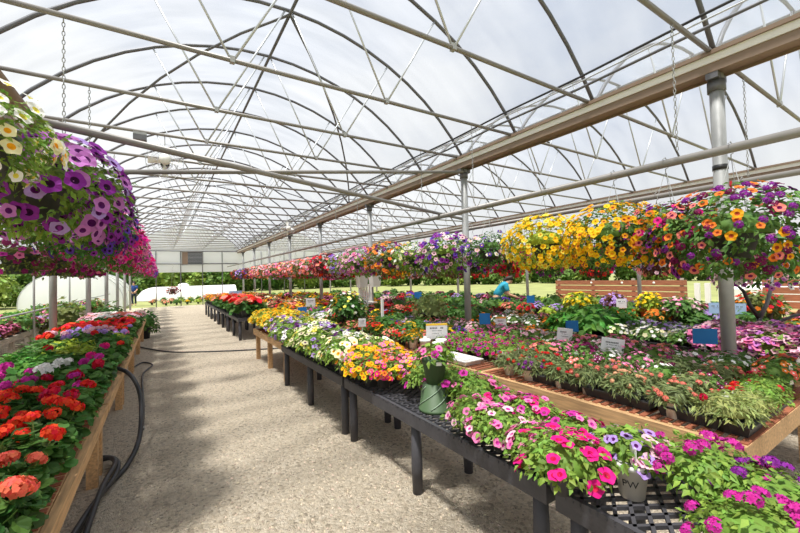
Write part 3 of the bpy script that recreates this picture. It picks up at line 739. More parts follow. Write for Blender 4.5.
MIX = ['pink', 'white', 'salmon', 'magenta', 'red', 'palepink', 'plum', 'lavender', 'peach']
def wide_choice(x, y):
    if x < 3.25:
        if y < 1.2: return ('trailing_verbena', ['red', 'crimson'], .95, {'nb': 4 if x > 3 else 1, 'pot': pick('white', 'black')})
        if y < 1.95: return ('dianthus', [pick('peach', 'salmon')], .95, {'pot': 'white', 'tag': rnd.random() < .3})
        if y < 2.9: return (pick('impatiens', 'dianthus'), [pick('red', 'salmon', 'purple', 'crimson')], .95, {'pot': 'white', 'tag': rnd.random() < .5})
        if y < 4.2: return ('petunia', ['magenta', 'hotpink', 'purple'], .85, {'nb': 22}) if x > 2.95 else None
        if y < 6: return (pick('marigold', 'impatiens', 'foliage_plant'), [pick('yellow', 'gold', 'salmon', 'red')], 1.0)
        if y < 8: return (pick('impatiens', 'petunia'), [pick('white', 'salmon', 'red', 'gold')], 1.0)
    elif x < 3.9:
        if y < 1.1: return ('verbena', ['red', 'crimson'], .8, {'nb': 8})
        if y < 1.7: return (pick('impatiens', 'dianthus'), [pick('salmon', 'white', 'plum')], 1.0, {'tag': rnd.random() < .3})
        if y < 2.7: return ('impatiens', [pick('plum', 'purple', 'salmon', 'white', 'pink')], 1.0)
        if y < 4.2: return ('petunia', ['magenta', 'purple', 'hotpink'], .85, {'nb': 22})
        if y < 6.2: return (pick('petunia', 'marigold', 'foliage_plant'), [pick('lavender', 'violet', 'yellow', 'palepink')], .95)
    else:
        if y < 1.2: return ('impatiens', ['coral', 'orange', 'salmon'], 1.15, {'nb': 30})
        if y < 3.2: return ('impatiens', pick(['pink', 'white'], ['white', 'palepink'], ['salmon', 'pink'], ['magenta', 'palepink']), 1.1, {'nb': 26})
        if y < 6: return ('impatiens', [pick('pink', 'palepink', 'salmon', 'orange')], 1.1)
    if y < 10: return pick(('impatiens', [pick(*MIX)], 1.1), ('foliage_plant', [], .9), ('marigold', [pick('yellow', 'orange', 'gold')], 1.1), ('geranium', [pick('red', 'salmon')], .9), ('petunia', [pick('violet', 'lavender', 'white')], .85))
    return pick(('impatiens', [pick('gold', 'orange', 'salmon', 'cream')], 1.3), ('marigold', ['gold', 'orange'], 1.25), ('dianthus', ['salmon', 'cream'], 1.3), ('begonia', ['red'], 1.2))
bed([2.95, 3.24, 3.53, 3.82, 4.11, 4.4], np.concatenate([np.arange(.92, 9.2, .285), np.arange(9.4, 24, .52)]), TZ, wide_choice, 'wide pine bench', 'its front', 'plants on the wide pine benches')

def beyond_choice(x, y):
    if y < 1.75: return ('petunia', ['pink', 'mauve', 'palepink', 'palepink'], 1.45, {'nb': 120}) if x < 5.7 else ('verbena', ['red', 'salmon'], 1.1)
    if y < 2.7: return ('impatiens', ['white', 'cream'] if x < 5.5 else ['lavender', 'white'], 1.25, {'nb': 22})
    if y < 3.7 and x < 6.1: return ('basil', [], 1.5)
    if y < 5.5: return pick(('impatiens', [pick('white', 'pink', 'plum')], 1.1), ('marigold', ['orange'], 1.1))
    if y < 9: return pick(('impatiens', [pick('red', 'orange', 'salmon', 'plum')], 1.2), ('foliage_plant', [], 1.1), ('begonia', ['red'], 1.2))
    return pick(('impatiens', [pick('salmon', 'red', 'gold', 'plum')], 1.3), ('foliage_plant', [], 1.1), ('begonia', ['pink'], 1.3), ('marigold', ['gold'], 1.3))
bed([5.25, 5.62, 6.0], np.concatenate([np.arange(.9, 8, .36), np.arange(8.3, 20, .6)]), TZ, beyond_choice, 'bench beyond the posts', 'the aisle', 'plants beyond the posts')
def mid_choice(x, y):
    return pick(('foliage_plant', [], 1.2), ('impatiens', [pick('red', 'plum', 'lavender', 'salmon', 'orange')], 1.3), ('foliage_plant', [], 1.0), ('geranium_green', [], 1.2), ('begonia', [pick('red', 'pink')], 1.3), ('petunia', [pick('violet', 'palepink')], 1.1), ('verbena', ['red'], 1.0) if y < 3 else ('coleus', [], 1.0))
bed([7.2, 7.6, 8.0], np.arange(1.4, 19, .55), TZ, mid_choice, 'middle row of the second bay', 'the aisle', 'plants in the middle row', tier=3)
bed([9.1, 9.6, 10.1], np.arange(2.2, 17, .75), TZ, mid_choice, 'lawn-side row of the second bay', 'the aisle', 'plants in the lawn-side row', tier=3)

# broad trays under the plants near the front of the wide bench
def tray(x, y, w, l, label, group, z=TZ, h=.055, m=BLACKP, rz=0):
    mb = MB(); th = .006; fl = .02; V = []; F = []
    for (dx, zz) in ((-fl, 0), (0, h), (.012, h), (.012, h - .01)):
        for sx, sy in ((-1, -1), (1, -1), (1, 1), (-1, 1)): V.append((sx * (w / 2 + dx), sy * (l / 2 + dx), zz))
    F.append((3, 2, 1, 0))
    for k in range(3):
        for j in range(4): F.append((k * 4 + j, k * 4 + (j + 1) % 4, k * 4 + 4 + (j + 1) % 4, k * 4 + 4 + j))
    o = len(V)
    for sx, sy in ((-1, -1), (1, -1), (1, 1), (-1, 1)): V.append((sx * (w / 2 - .008), sy * (l / 2 - .008), h))
    for sx, sy in ((-1, -1), (1, -1), (1, 1), (-1, 1)): V.append((sx * (w / 2 - fl - .008), sy * (l / 2 - fl - .008), .006))
    for j in range(4): F += [(4 + j, 4 + (j + 1) % 4, o + (j + 1) % 4, o + j), (o + j, o + (j + 1) % 4, o + 4 + (j + 1) % 4, o + 4 + j)]
    F.append((o + 4, o + 5, o + 6, o + 7))
    mb.add(V, F)
    for i in range(1, 4): mb.box((-w / 2 + .01, -l / 2 + l * i / 4 - .003, .006), (w / 2 - .01, -l / 2 + l * i / 4 + .003, h * .8))
    ob = tag(mb.build('plant_tray', m, None, (x, y, z)), label, 'tray', group); ob.rotation_euler = (0, 0, rz); return ob
for q, y in enumerate((1.02, 1.56, 2.1)):
    tray(3.06, y, .3, .5, f'black plastic tray at the wide pine bench front, {nth(q + 1)} from its near end', 'black trays on the wide bench', h=.075)
tray(2.93, 3.35, .26, .5, 'clear white plastic tray at the wide bench front below the magenta petunias', None, m=WHITEP)
for q in range(5):
    o = link('nursery_pot', pot_mesh('white'), None, (2.94 + .16 * (q % 2), 3.75 + .14 * q, TZ)); o.scale = (1.1, 1.1, 1.2)
    tag(o, f'empty white nursery pot beside the magenta petunias, {nth(q + 1)} from the clear tray', 'pot', 'empty white pots')
for q in range(4):
    tray(5.2, 1.5 + q * .62, .26, .58, f'dark trough tray fronting the bench beyond the posts, {nth(q + 1)} from the near end', 'dark troughs beyond the posts', h=.12)
tray(-1.02, 3.72, .2, .2, 'dark grey caddy with white labels among the geraniums', None, h=.19)

# ------------------------------------------------------------------ special pots on the black bench
t = thing('flower_pot', 'upturned dark green swirl pot standing on the black mesh bench', 'pot', (1.76, 2.3, TOPZ))
mb = MB(); mb.lathe([(.001, 0), (.13, 0), (.13, .02), (.124, .022), (.094, .2), (.001, .2)], 24); mb.build('body', POTG, t)
for k in range(5):
    pts = []
    for s in np.linspace(0, 1, 10):
        a = k * 2 * PI / 5 + s * 2.0; z = .03 + s * .16; r = .124 - (z - .022) * (.03 / .178) + .001; pts.append((r * math.cos(a), r * math.sin(a), z))
    mb = MB(); mb.tube(pts, .0035, 5); o = mb.build('swirl_ridge', POTR, t)
t2 = thing('petunia', 'dark green pot with pink petunia standing on the upturned swirl pot', 'plant', (1.76, 2.3, TOPZ + .201))
mb = MB(); mb.lathe([(.001, 0), (.065, 0), (.09, .15), (.098, .15), (.1, .185), (.088, .185), (.085, .16), (.001, .16)], 22); mb.build('pot', POTG, t2)
mb = MB(); mb.box((-.018, -.103, .152), (.024, -.1, .178)); o = mb.build('price_label', WHITEP, t2); o.rotation_euler = (0, 0, -.35)
mb = MB(); rng = np.random.default_rng(4); dome(mb, rng, 130, .15, .12, (0, 0, .19), 'ovate', .065, zmin=-.1); mb.build('foliage', leafm('bright'), t2)
for q in range(8):
    a = rnd.uniform(0, 6.28); e = rnd.uniform(.3, 1); d = Vector((math.cos(a) * .8, math.sin(a) * .8, e)).normalized()
    b = link('bloom', bloom_mesh('petunia', pick('pink', 'magenta'), 'magenta'), t2, (d.x * .15, d.y * .15, .19 + d.z * .12)); b.rotation_mode = 'QUATERNION'; b.rotation_quaternion = d.to_track_quat('Z', 'Y'); b.scale = (.03,) * 3

t = thing('petunia', 'white printed nursery pot with a pale petunia standing on the bare mesh', 'plant', (1.80, .90, TOPZ), 0, None, .88)
mb = MB(); mb.lathe([(.001, 0), (.058, 0), (.078, .15), (.083, .15), (.085, .178), (.075, .178), (.072, .16), (.001, .16)], 22); mb.build('pot', mat('grey_white_pot', 'D9D6D0', rough=.5, var=.05), t)
cu = bpy.data.curves.new('lettering', 'FONT'); cu.body = 'PW'; cu.size = .05; cu.extrude = .0008; tmp = bpy.data.objects.new('tmp', cu); COL.objects.link(tmp)
me = bpy.data.meshes.new_from_object(tmp.evaluated_get(bpy.context.evaluated_depsgraph_get())); bpy.data.objects.remove(tmp)
W_ = max(v.co.x for v in me.vertices)
for v in me.vertices:
    a = -2.78 + (v.co.x - W_ / 2) / .072; z = .085 + v.co.y - .015; r = .058 + .02 * z / .15 + .0012 + v.co.z; v.co = (r * math.cos(a), r * math.sin(a), z)
me.materials.clear(); me.materials.append(mat('dark_print', '3A3A3A', var=.03)); link('lettering', me, t)
mb = MB(); mb.box((-.03, .0, .14), (.03, .003, .27)); o = mb.build('plant_tag', WHITEP, t); o.rotation_euler = (0, 0, .9); o.location = (-.03, -.03, 0)
mb = MB(); rng = np.random.default_rng(14); dome(mb, rng, 150, .16, .13, (.05, .05, .19), 'ovate', .06, zmin=-.1); mb.build('foliage', leafm('bright'), t)
for q in range(8):
    a = rnd.uniform(0, 6.28); d = Vector((math.cos(a) * .8, math.sin(a) * .8, rnd.uniform(.3, 1))).normalized()
    b = link('bloom', bloom_mesh('petunia', pick('lavender', 'palepink'), 'deep'), t, (.05 + d.x * .16, .05 + d.y * .16, .19 + d.z * .13)); b.rotation_mode = 'QUATERNION'; b.rotation_quaternion = d.to_track_quat('Z', 'Y'); b.scale = (.024,) * 3

# ------------------------------------------------------------------ hanging baskets
_BF = {}
def basket_parts(v, q, leaf, size):
    key = (v, q, leaf, size)
    if key not in _BF:
        rng = np.random.default_rng(v + 90); mb = MB()
        dome(mb, rng, int(1900 * q), .40, .26, (0, 0, .02), 'ovate', size / q ** .4, zmin=-.95, shell=.6, low=1.2)
        core(mb, .36, .22, (0, 0, .02), low=.8, k=.5)
        _BF[key] = mb.mesh('basket_foliage', [leafm(leaf)])
    return _BF[key]
mb = MB(); mb.lathe([(.001, -.2), (.1, -.2), (.15, -.02), (.165, -.02), (.165, .01), (.15, .01), (.001, -.01)], 20); BPOT = mb.mesh('basket_pot', [mat('dark_basket_plastic', '3F4440', rough=.5, var=.15)])
def basket(x, y, z, colors, label, group, sc=1.0, leaf='bright', kind='petunia', bs=.032, nb=60, size=.046, throat=None, zmin=-.8, near=None):
    t = thing('hanging_basket', label, 'hanging basket', (x, y, z), 0, group)
    d = math.hypot(x, y); tier = 1 if d < 5.4 else 2
    v = rnd.randrange(3)
    o = link('pot', BPOT, t)
    f = link('foliage', basket_parts(v, 1.0 if tier == 1 else (.55 if d < 10 else .3), leaf, size), t); f.rotation_euler = (0, 0, rnd.uniform(0, 6.28)); f.scale = (sc, sc, sc)
    for k in range(3):
        a = k * 2 * PI / 3; mb = MB(); mb.tube([(.16 * math.cos(a), .16 * math.sin(a), 0), (.01 * math.cos(a), .01 * math.sin(a), HZ - z - .09)], .0025, 4); mb.build('hanger_wire', STEEL, t)
    mb = MB(); hz = HZ - z; mb.tube([(0, 0, hz - .1), (0, 0, hz - .05), (.055, 0, hz - .03), (.055, 0, hz + .03), (0, 0, hz + .058), (-.052, 0, hz + .03)], .004, 5); mb.build('hook', STEEL, t)
    rng = np.random.default_rng(rnd.randrange(1 << 30)); R_, H_ = .40 * sc, .26 * sc
    TH = {'yellow': 'gold', 'lemon': 'gold', 'orange': 'rust', 'gold': 'rust', 'white': 'lemon', 'cream': 'gold', 'purple': 'throat', 'violet': 'throat', 'lavender': 'deep', 'mauve': 'deep'}
    rest = 0
    if tier == 1:
        P, D = bloom_points(rng, nb, R_, H_, zmin, 1.2, .02, 1.05)
        face = -(P[:, 0] * x + P[:, 1] * y) / d / R_ - P[:, 2] * .2 * (1 if z > 1.65 else -1); order = np.argsort(-face)
        mbs = {}; extra = MB(); ms = []
        for n_i, q in enumerate(order):
            c = colors[rng.integers(len(colors))]; kk = kind if not isinstance(kind, dict) else kind.get(c, 'petunia')
            nv = (Vector(D[q]) * .6 + Vector(P[q]).normalized() * .7).normalized(); th_ = throat or TH.get(c, 'plum')
            s = bs * rng.uniform(.8, 1.2) * (1.35 if kk == 'verbena' else 1)
            if n_i < 98:
                b = link('bloom', bloom_mesh(kk, c, th_), t, P[q]); b.rotation_mode = 'QUATERNION'
                b.rotation_quaternion = nv.to_track_quat('Z', 'Y') @ Quaternion((0, 0, 1), rng.uniform(0, 6.28)); b.scale = (s, s, s)
            else:
                for w_ in (c, th_):
                    if petm(w_) not in ms: ms.append(petm(w_))
                i0, i1 = ms.index(petm(c)), ms.index(petm(th_))
                sc_add(extra, (TRUMP[0], TRUMP[1]), np.array([P[q]]), np.array([nv]), rng.normal(0, 1, (1, 3)), np.array([s]), 0, [i1 if m_ else i0 for m_ in TRUMP[2]])
        if extra.v:
            b = extra.build('blossoms', ms, t); b['kind'] = 'stuff'
    else: rest = int(nb * (1.3 if d < 10 else 1.1))
    if rest > 0:
        key = ('bk', tuple(colors), v, rest, sc, d > 10)
        b = link('blossoms', cover_mesh(key, colors, v, rest, R_ * 1.05, H_ * 1.05, bs * (1.0 if tier == 1 else 1.15 if d < 10 else 1.5), 'petunia', zmin, (throat or TH.get(colors[0], 'plum')) if d < 10 else None, 1.15, .02), t); b['kind'] = 'stuff'
    return t
mid = 'tan rail'
RB = [(1.08, ['orange', 'purple', 'salmon', 'gold', 'purple', 'orange', 'plum'], 'orange and purple mixed', dict(sc=1.35, kind={'purple': 'verbena', 'plum': 'verbena'}, bs=.03, nb=260, leaf='mid', size=.046)),
      (1.55, ['orange', 'salmon', 'hotpink', 'purple'], 'peach and magenta mixed', dict(sc=.9, bs=.03, nb=140, leaf='mid')),
      (2.02, ['yellow', 'yellow', 'gold'], 'bright golden yellow', dict(sc=1.2, bs=.029, nb=380, leaf='mid', size=.036)),
      (2.86, ['lemon', 'yellow', 'yellow'], 'lemon and golden yellow', dict(sc=1.2, bs=.027, nb=480, leaf='lime', size=.034)),
      (3.78, ['white', 'violet', 'palepink'], 'sparse white and violet', dict(sc=.85, bs=.03, nb=34, leaf='forest')),
      (4.72, ['violet', 'purple', 'white', 'palepink'], 'violet and white', dict(sc=1.15, bs=.038, nb=150)),
      (5.65, ['white', 'palepink', 'cream', 'purple'], 'white and green', dict(sc=1.05, bs=.034, nb=60)),
      (6.6, ['orange', 'orange', 'gold', 'deep'], 'orange with deep purple', dict(sc=1.25, bs=.038, nb=150, leaf='olive')),
      (7.9, ['pink', 'palepink', 'mauve'], 'dense pale pink', dict(sc=1.2, bs=.034, nb=200)),
      (8.9, ['lavender', 'violet', 'white'], 'lavender and green', dict(sc=1.0, bs=.034, nb=70)),
      (10.0, ['burgundy', 'red', 'salmon'], 'dark red', dict(sc=1.15, bs=.034, nb=130, leaf='bronze'))]
cyc = [(['salmon', 'pink', 'palepink'], 'salmon pink'), (['salmon', 'coral', 'palepink'], 'coral pink'), (['salmon', 'palepink'], 'pale salmon'), (['coral', 'peach', 'pink'], 'peach and coral'), (['salmon', 'pink'], 'rosy salmon')]
for i, (y, c, w, kw) in enumerate(RB):
    basket(3.93, y, 1.92 if i == 0 else 1.99, c, f'{w} flower basket on the {mid}, {nth(i + 1)} from the near end', 'baskets on the tan rail', **kw)
y = 10.9
for i in range(12):
    c, w = cyc[i % 5] if i < 9 else ((['rust', 'burgundy'], 'rusty brown') if i % 2 else (['violet', 'lavender'], 'violet'))
    basket(3.93, y, 1.98, c, f'{w} flower basket on the {mid}, {nth(i + 12)} from the near end', 'baskets on the tan rail', sc=1.05, nb=110, bs=.036, leaf='bronze' if i >= 9 and i % 2 else 'mid'); y += 1.0 if i < 8 else 1.9
back = 'rail beyond the posts'
SB = [(['pink', 'palepink', 'white'], 'pale pink'), (['mauve', 'lavender', 'white'], 'mauve striped'), (['plum', 'magenta'], 'plum'), (['hotpink', 'crimson'], 'crimson pink'), (['crimson', 'hotpink', 'red'], 'crimson'), (['lavender', 'purple'], 'lavender ringed'),
      (['plum', 'mauve'], 'mauve plum'), (['lavender', 'white'], 'pale lavender'), (['yellow', 'lemon'], 'pale yellow'), (['burgundy', 'plum'], 'burgundy'), (['plum', 'deep'], 'dark plum'), (['red', 'crimson'], 'red'), (['burgundy', 'red'], 'dark burgundy')]
y = 1.45
for i in range(22):
    c, w = SB[i % 13]
    basket(5.6, y, 1.90, c, f'{w} flower basket on the {back}, {nth(i + 1)} from the near end', 'baskets beyond the posts', sc=1.0, nb=110, bs=.036, leaf=pick('forest', 'olive', 'bronze')); y += .88 if i < 14 else 1.5
third = 'lawn-side rail'
for i in range(17):
    c, w = pick((['red', 'scarlet'], 'red'), (['plum', 'deep'], 'dark plum'), (['salmon', 'palepink'], 'salmon'), (['lavender', 'violet'], 'violet'), (['burgundy', 'plum'], 'burgundy'), (['magenta', 'pink'], 'magenta'))
    if i == 9: c, w = ['red', 'scarlet', 'red'], 'bright red'
    basket(9.3, 2.6 + i * 1.35, 1.72, c, f'{w} flower basket on the {third}, {nth(i + 1)} from the near end', 'baskets toward the lawn', sc=.85, nb=80, bs=.036, leaf=pick('forest', 'bronze'))
LB = [(2.12, ['cream', 'white', 'white'], 'cream white', dict(sc=.72, nb=90, bs=.028, leaf='bright')),
      (3.12, ['mauve', 'purple', 'lavender', 'mauve', 'purple'], 'lilac petunias with dark throats', dict(sc=1.15, nb=190, bs=.047, leaf='bright')),
      (3.95, ['mauve', 'purple', 'purple'], 'purple petunias', dict(sc=1.08, nb=200, bs=.042, leaf='mid')),
      (4.75, ['violet', 'purple', 'violet'], 'violet', dict(sc=1.05, nb=190, bs=.036, leaf='forest')),
      (5.6, ['hotpink', 'magenta', 'pink'], 'magenta', dict(sc=1.1, nb=220, bs=.036, leaf='mid')),
      (6.55, ['pink', 'magenta', 'pink'], 'bright pink', dict(sc=1.1, nb=220, bs=.036, leaf='mid'))]
for i, (y, c, w, kw) in enumerate(LB):
    basket(-.65, y, 2.25 if i < 3 else 2.2, c, f'{w} flower basket over the geraniums, {nth(i + 1)} from the near end', 'baskets over the geraniums', **kw)
y = 7.5
for i in range(15):
    c, w = ((['pink', 'magenta', 'hotpink'], 'magenta pink'), (['magenta', 'pink', 'mauve'], 'orchid pink'), (['pink', 'hotpink'], 'deep pink'))[i % 3] if i < 11 else ((['violet', 'lavender'], 'violet') if i % 2 else (['plum', 'magenta'], 'plum'))
    basket(-.65, y, 2.18, c, f'{w} flower basket over the geraniums, {nth(i + 7)} from the near end', 'baskets over the geraniums', sc=1.05, nb=120, bs=.038, leaf='mid'); y += 1.0 if i < 8 else 1.6
for i, y in enumerate((5.6, 7.0, 8.4, 10)):
    basket(-1.3, y, 1.98, ['plum', 'magenta', 'pink'], f'rosy flower basket hanging low beside the open-side posts, {nth(i + 1)} from the near end', 'low rosy baskets', sc=.75, nb=70, bs=.034, leaf='olive')
basket(.55, 27.5, 1.1, ['burgundy', 'rust'], 'small brown basket on a stand at the aisle end', None, sc=.9, nb=50, leaf='bronze')

# ------------------------------------------------------------------ signs
CARD = sheet_material('white_sign_card', 'F7F7F8', .45)
def sign(x, y, z, w, h, card, label, head=None, tilt=0, rz=None, lines=3, group=None):
    t = thing('price_sign', label, 'sign', (x, y, 0), math.atan2(-x, y) * .75 if rz is None else rz, group)
    o = MB(); o.box((-w / 2, -.004, 0), (w / 2, .004, h)); c = o.build('card', CARD if card is WHITEP else card, t, (0, 0, z)); c.rotation_euler = (0, tilt, 0)
    if head:
        o = MB(); o.box((-w / 2, -.0055, h * .87), (w / 2, -.004, h)); o.build('header_band', head, c)
    if lines:
        o = MB()
        for k in range(lines):
            zz = h * (.7 - k * .17); ww = w * (.32 if k == 0 else rnd.uniform(.2, .3)); hh = h * (.05 if k == 0 else .018)
            nw = 9 if k == 0 else 14
            for q in range(nw):
                if rnd.random() < .2: continue
                xa = -ww + 2 * ww * q / nw; o.box((xa, -.0055, zz - hh), (xa + 1.5 * ww / nw, -.0042, zz + hh))
        o.build('faint_print', INK, c)
    o = MB(); o.box((-.006, .005, TZ), (.006, .013, z + h * .4)); o.build('stake', WHITEP if card is not BLUE else STEEL, t)
sign(3.14, 4.03, .78, .29, .21, WHITEP, 'white price sign with yellow header in front of the second middle post', SIGNY)
sign(4.12, 3.78, .82, .15, .2, WHITEP, 'white price sign with orange header beyond the magenta petunias', SIGNO)
sign(4.02, 4.0, .90, .16, .16, BLUE, 'small blue sign card beside the orange-headed sign', lines=0)
sign(4.0, 2.70, .83, .17, .15, WHITEP, 'plain white sign card leaning beside a blue sign over pink impatiens', tilt=.12)
sign(4.40, 2.85, .88, .15, .14, BLUE, 'blue sign card between white card and broad-leaved green plants', lines=0)
sign(3.95, 2.12, .79, .22, .15, WHITEP, 'tilted white price card standing over the pink and white impatiens', tilt=.14, lines=4)
sign(4.5, 1.5, .9, .2, .15, BLUE, 'blue sign card standing right behind the thick front post', lines=0)
sign(2.7, 5.4, .85, .12, .13, WHITEP, 'small white card among the plants past the yellow-header sign')
sign(3.3, 9.6, .9, .24, .22, WHITEP, 'white sign card over the plants before the third middle post', lines=2)
sign(2.75, 8.6, .78, .2, .2, BLUE, 'blue sign card near the small timber bench', lines=0)
sign(4.3, 8.4, .9, .16, .16, WHITEP, 'small white card beside the third middle post', lines=0)
sign(7.1, 3.6, .95, .17, .17, WHITEP, 'white card standing behind the broad-leaved green plants', lines=2)
sign(7.3, 2.9, .95, .17, .15, WHITEP, 'white card second along behind the broad-leaved green plants', lines=2)
sign(7.4, 2.3, .92, .2, .17, mat('pale_blue_card', 'A9C4E6', var=.03), 'pale blue price card on the middle row in the second bay', lines=2)
sign(7.4, 2.05, .92, .22, .17, mat('pale_blue_card', 'A9C4E6'), 'second pale blue price card on the middle row in the second bay', lines=2)
sign(7.1, 5.6, .95, .17, .17, BLUE, 'blue card on the middle row near the plank fence end', lines=0)
sign(6.5, 9.2, .95, .22, .2, BLUE, 'blue card far along the second bay benches', lines=0)
sign(2.6, 17, .95, .5, .25, mat('pale_blue_card', 'A9C4E6'), 'wide pale sign far along the aisle plants', lines=0)
for q, (x, y) in enumerate(((-3.0, 6.1), (-2.85, 7.0), (-2.8, 7.8), (-2.85, 8.6), (-2.8, 9.6))):
    mb = MB(); w = .05 + .02 * (q % 2)
    mb.add([(-w, 0, 0), (w, 0, 0), (w, 0, .26), (0, 0, .34), (-w, 0, .26), (-w, .004, 0), (w, .004, 0), (w, .004, .26), (0, .004, .34), (-w, .004, .26)], [(0, 1, 2, 3, 4), (9, 8, 7, 6, 5), (0, 5, 6, 1), (1, 6, 7, 2), (2, 7, 8, 3), (3, 8, 9, 4), (4, 9, 5, 0)])
    o = tag(mb.build('pot_marker', WHITEP, None, (x, y, .56 + .12)), f'tall white pointed marker among open-side plants, {nth(q + 1)} from the near end', 'marker', 'white markers on the open side'); o.rotation_euler = (rnd.uniform(-.1, .1), rnd.uniform(-.12, .12), .4)
sign(-2.7, 6.7, .72, .16, .22, mat('slate_card', '8C97A6', var=.03), 'slate grey card at the open-side bench behind the first visible post', tilt=.15, lines=0)
mb = MB(); mb.box((-.02, -.02, 0), (.02, .02, .6)); tag(mb.build('white_stake', WHITEP, None, (3.45, 6.05, TZ)), 'plain white stake rising among plants before the third middle post', 'stake')

# white rack with two buckets by the third post
t = thing('display_rack', 'white plastic rack with slats near the third middle post', 'rack', (4.5, 8.75, 0), .5)
for x in (-.3, .25):
    mb = MB(); mb.box((x, -.02, 0), (x + .05, .02, 1.5)); mb.build('upright', WHITEP, t)
mb = MB(); mb.box((-.28, -.17, .95), (.28, .17, .98)); mb.build('shelf', WHITEP, t)
for k in range(4):
    mb = MB(); mb.box((-.2 + k * .11, -.015, 1.0), (-.15 + k * .11, .015, 1.45)); mb.build('slat', WHITEP, t)
for q, dx in enumerate((-.18, .2)):
    t = thing('square_bucket', f'white square bucket hung on the white rack, {("aisle", "lawn")[q]} side', 'bucket', (4.5 + dx, 8.6, 1.38))
    mb = MB(); a, b = .1, .125
    V = [(sx * r, sy * r, z) for r, z in ((a, 0), (b, .3), (b - .01, .3), (a - .01, .01)) for sx, sy in ((-1, -1), (1, -1), (1, 1), (-1, 1))]
    F = [(3, 2, 1, 0), (12, 13, 14, 15)] + [(k * 4 + j, k * 4 + (j + 1) % 4, k * 4 + 4 + (j + 1) % 4, k * 4 + 4 + j) for k in range(3) for j in range(4)]
    mb.add(V, F); mb.build('body', WHITEP, t)
    mb = MB(); mb.tube([(b * math.cos(u), 0, .28 + .12 * math.sin(u)) for u in np.linspace(0, PI, 9)], .005, 5); mb.build('handle', STEEL, t)

# ------------------------------------------------------------------ hoses
def hose(pts, r, label, m=RUBBER):
    P = [Vector(p) for p in pts]; out = []
    for i in range(len(P) - 1):
        p0, p1, p2, p3 = P[max(i - 1, 0)], P[i], P[i + 1], P[min(i + 2, len(P) - 1)]
        for s in np.linspace(0, 1, 9)[:-1]:
            out.append(.5 * ((2 * p1) + (p2 - p0) * s + (2 * p0 - 5 * p1 + 4 * p2 - p3) * s * s + (-p0 + 3 * p1 - 3 * p2 + p3) * s ** 3))
    out.append(P[-1]); t = thing('garden_hose', label, 'hose', (0, 0, 0)); mb = MB(); mb.tube(out, r, 9); mb.build('tube', m, t)
    mb = MB(); a = out[0]; b = out[1]; mb.tube([a, a + (b - a).normalized() * .05], r * 1.35, 9); mb.build('end_fitting', STEEL, t)
hose([(-.62, 5.75, .655), (-.44, 5.45, .66), (-.3, 5.2, .6), (-.21, 4.95, .42), (-.2, 4.5, .15), (-.28, 4.15, .03), (-.42, 3.7, .025), (-.5, 3.0, .025), (-.52, 2.0, .025), (-.6, .8, .025)], .022, 'thick black hose arching off the geranium bench onto the gravel')
hose([(-.95, 4.7, .025), (-.6, 4.55, .03), (-.38, 4.3, .06), (-.34, 3.95, .06), (-.45, 3.4, .07), (-.55, 2.8, .07), (-.75, 2.2, .03)], .019, 'black hose bending on the gravel at the bench leg, under the arching one')
hose([(-.9, 4.0, .02), (-.5, 4.3, .07), (-.36, 4.12, .1), (-.4, 3.6, .11), (-.44, 2.9, .03), (-.47, 2.2, .022), (-.5, 1, .022)], .019, 'black hose lying closest to the aisle along the bench legs')
hose([(-.2, 5.1, .02), (-.22, 6.0, .02), (-.28, 7.2, .02), (-.3, 8.2, .02), (-.18, 8.9, .02), (-.35, 9.3, .02), (-.5, 8.8, .02)], .014, 'thin black hose curling on the gravel by the far bench legs')
hose([(-.5, 11.6, .02), (-.2, 10.9, .02), (.2, 10.2, .02), (.8, 9.75, .02), (1.5, 9.35, .02), (2.2, 9.05, .02), (3, 8.8, .02)], .014, 'thin dark hose crossing the aisle between the benches')

# shrub pot at end of the geranium benches
def shrub(x, y, z, r, h, label, leaf='forest', col=None, potm=BLACKP, ps=1.0, name='potted_shrub'):
    t = thing(name, label, 'shrub', (x, y, z)); mb = MB(); mb.lathe([(.001, 0), (.12 * ps, 0), (.16 * ps, .28 * ps), (.17 * ps, .28 * ps), (.17 * ps, .31 * ps), (.001, .29 * ps)], 16); mb.build('pot', potm, t)
    mb = MB(); dome(mb, np.random.default_rng(int(abs(x * 37 + y * 11))), 260, r, h, (0, 0, .3 * ps + h * .35), 'ovate', .11 * r / .3, zmin=-.6); core(mb, r, h, (0, 0, .3 * ps + h * .35)); mb.build('foliage', leafm(leaf), t)
    if col:
        o = link('blossoms', cover_mesh(('sh', x, y), col, 1, 60, r, h, .035, 'petunia', -.3, None, .75, .3 * ps + h * .35), t); o['kind'] = 'stuff'
shrub(-.45, 13.4, 0, .34, .4, 'dark green potted shrub on the gravel at the geranium bench end')
shrub(-1.3, 13.2, .0, .45, .55, 'broad leafy shrub behind the geranium bench end', 'dark', ps=1.2)
shrub(-2.3, 13.8, .0, .5, .7, 'pale leafy shrub near the open side past the benches', 'olive')
shrub(3.0, 6.6, TZ, .36, .32, 'big cream-flowered bush on the wide pine bench before the white rack', 'forest', ['cream', 'white', 'lemon'])
shrub(4.2, 5.6, TZ, .3, .3, 'pale leafy bush on the wide pine bench near the second middle post', 'pale')
shrub(7.4, 4.6, TZ, .3, .2, 'yellow-flowered potted bush in front of the plank fence', 'lime', ['yellow', 'lemon'])
shrub(7.6, 4.0, TZ, .22, .2, 'brown potted plant in front of the plank fence middle', 'bronze', ['lavender'], TERRA)
shrub(7.5, 3.3, TZ, .22, .22, 'lime plant in terracotta pot in front of the plank fence', 'lime', ['yellow'], TERRA)
shrub(7.3, 2.75, TZ, .27, .18, 'pink flowering plant in wide dark bowl before the lawn posts', 'mid', ['pink', 'palepink'])
shrub(7.8, 1.9, TZ, .3, .25, 'orange-red leafed bush behind the thick front post', 'olive', ['red', 'orange'])

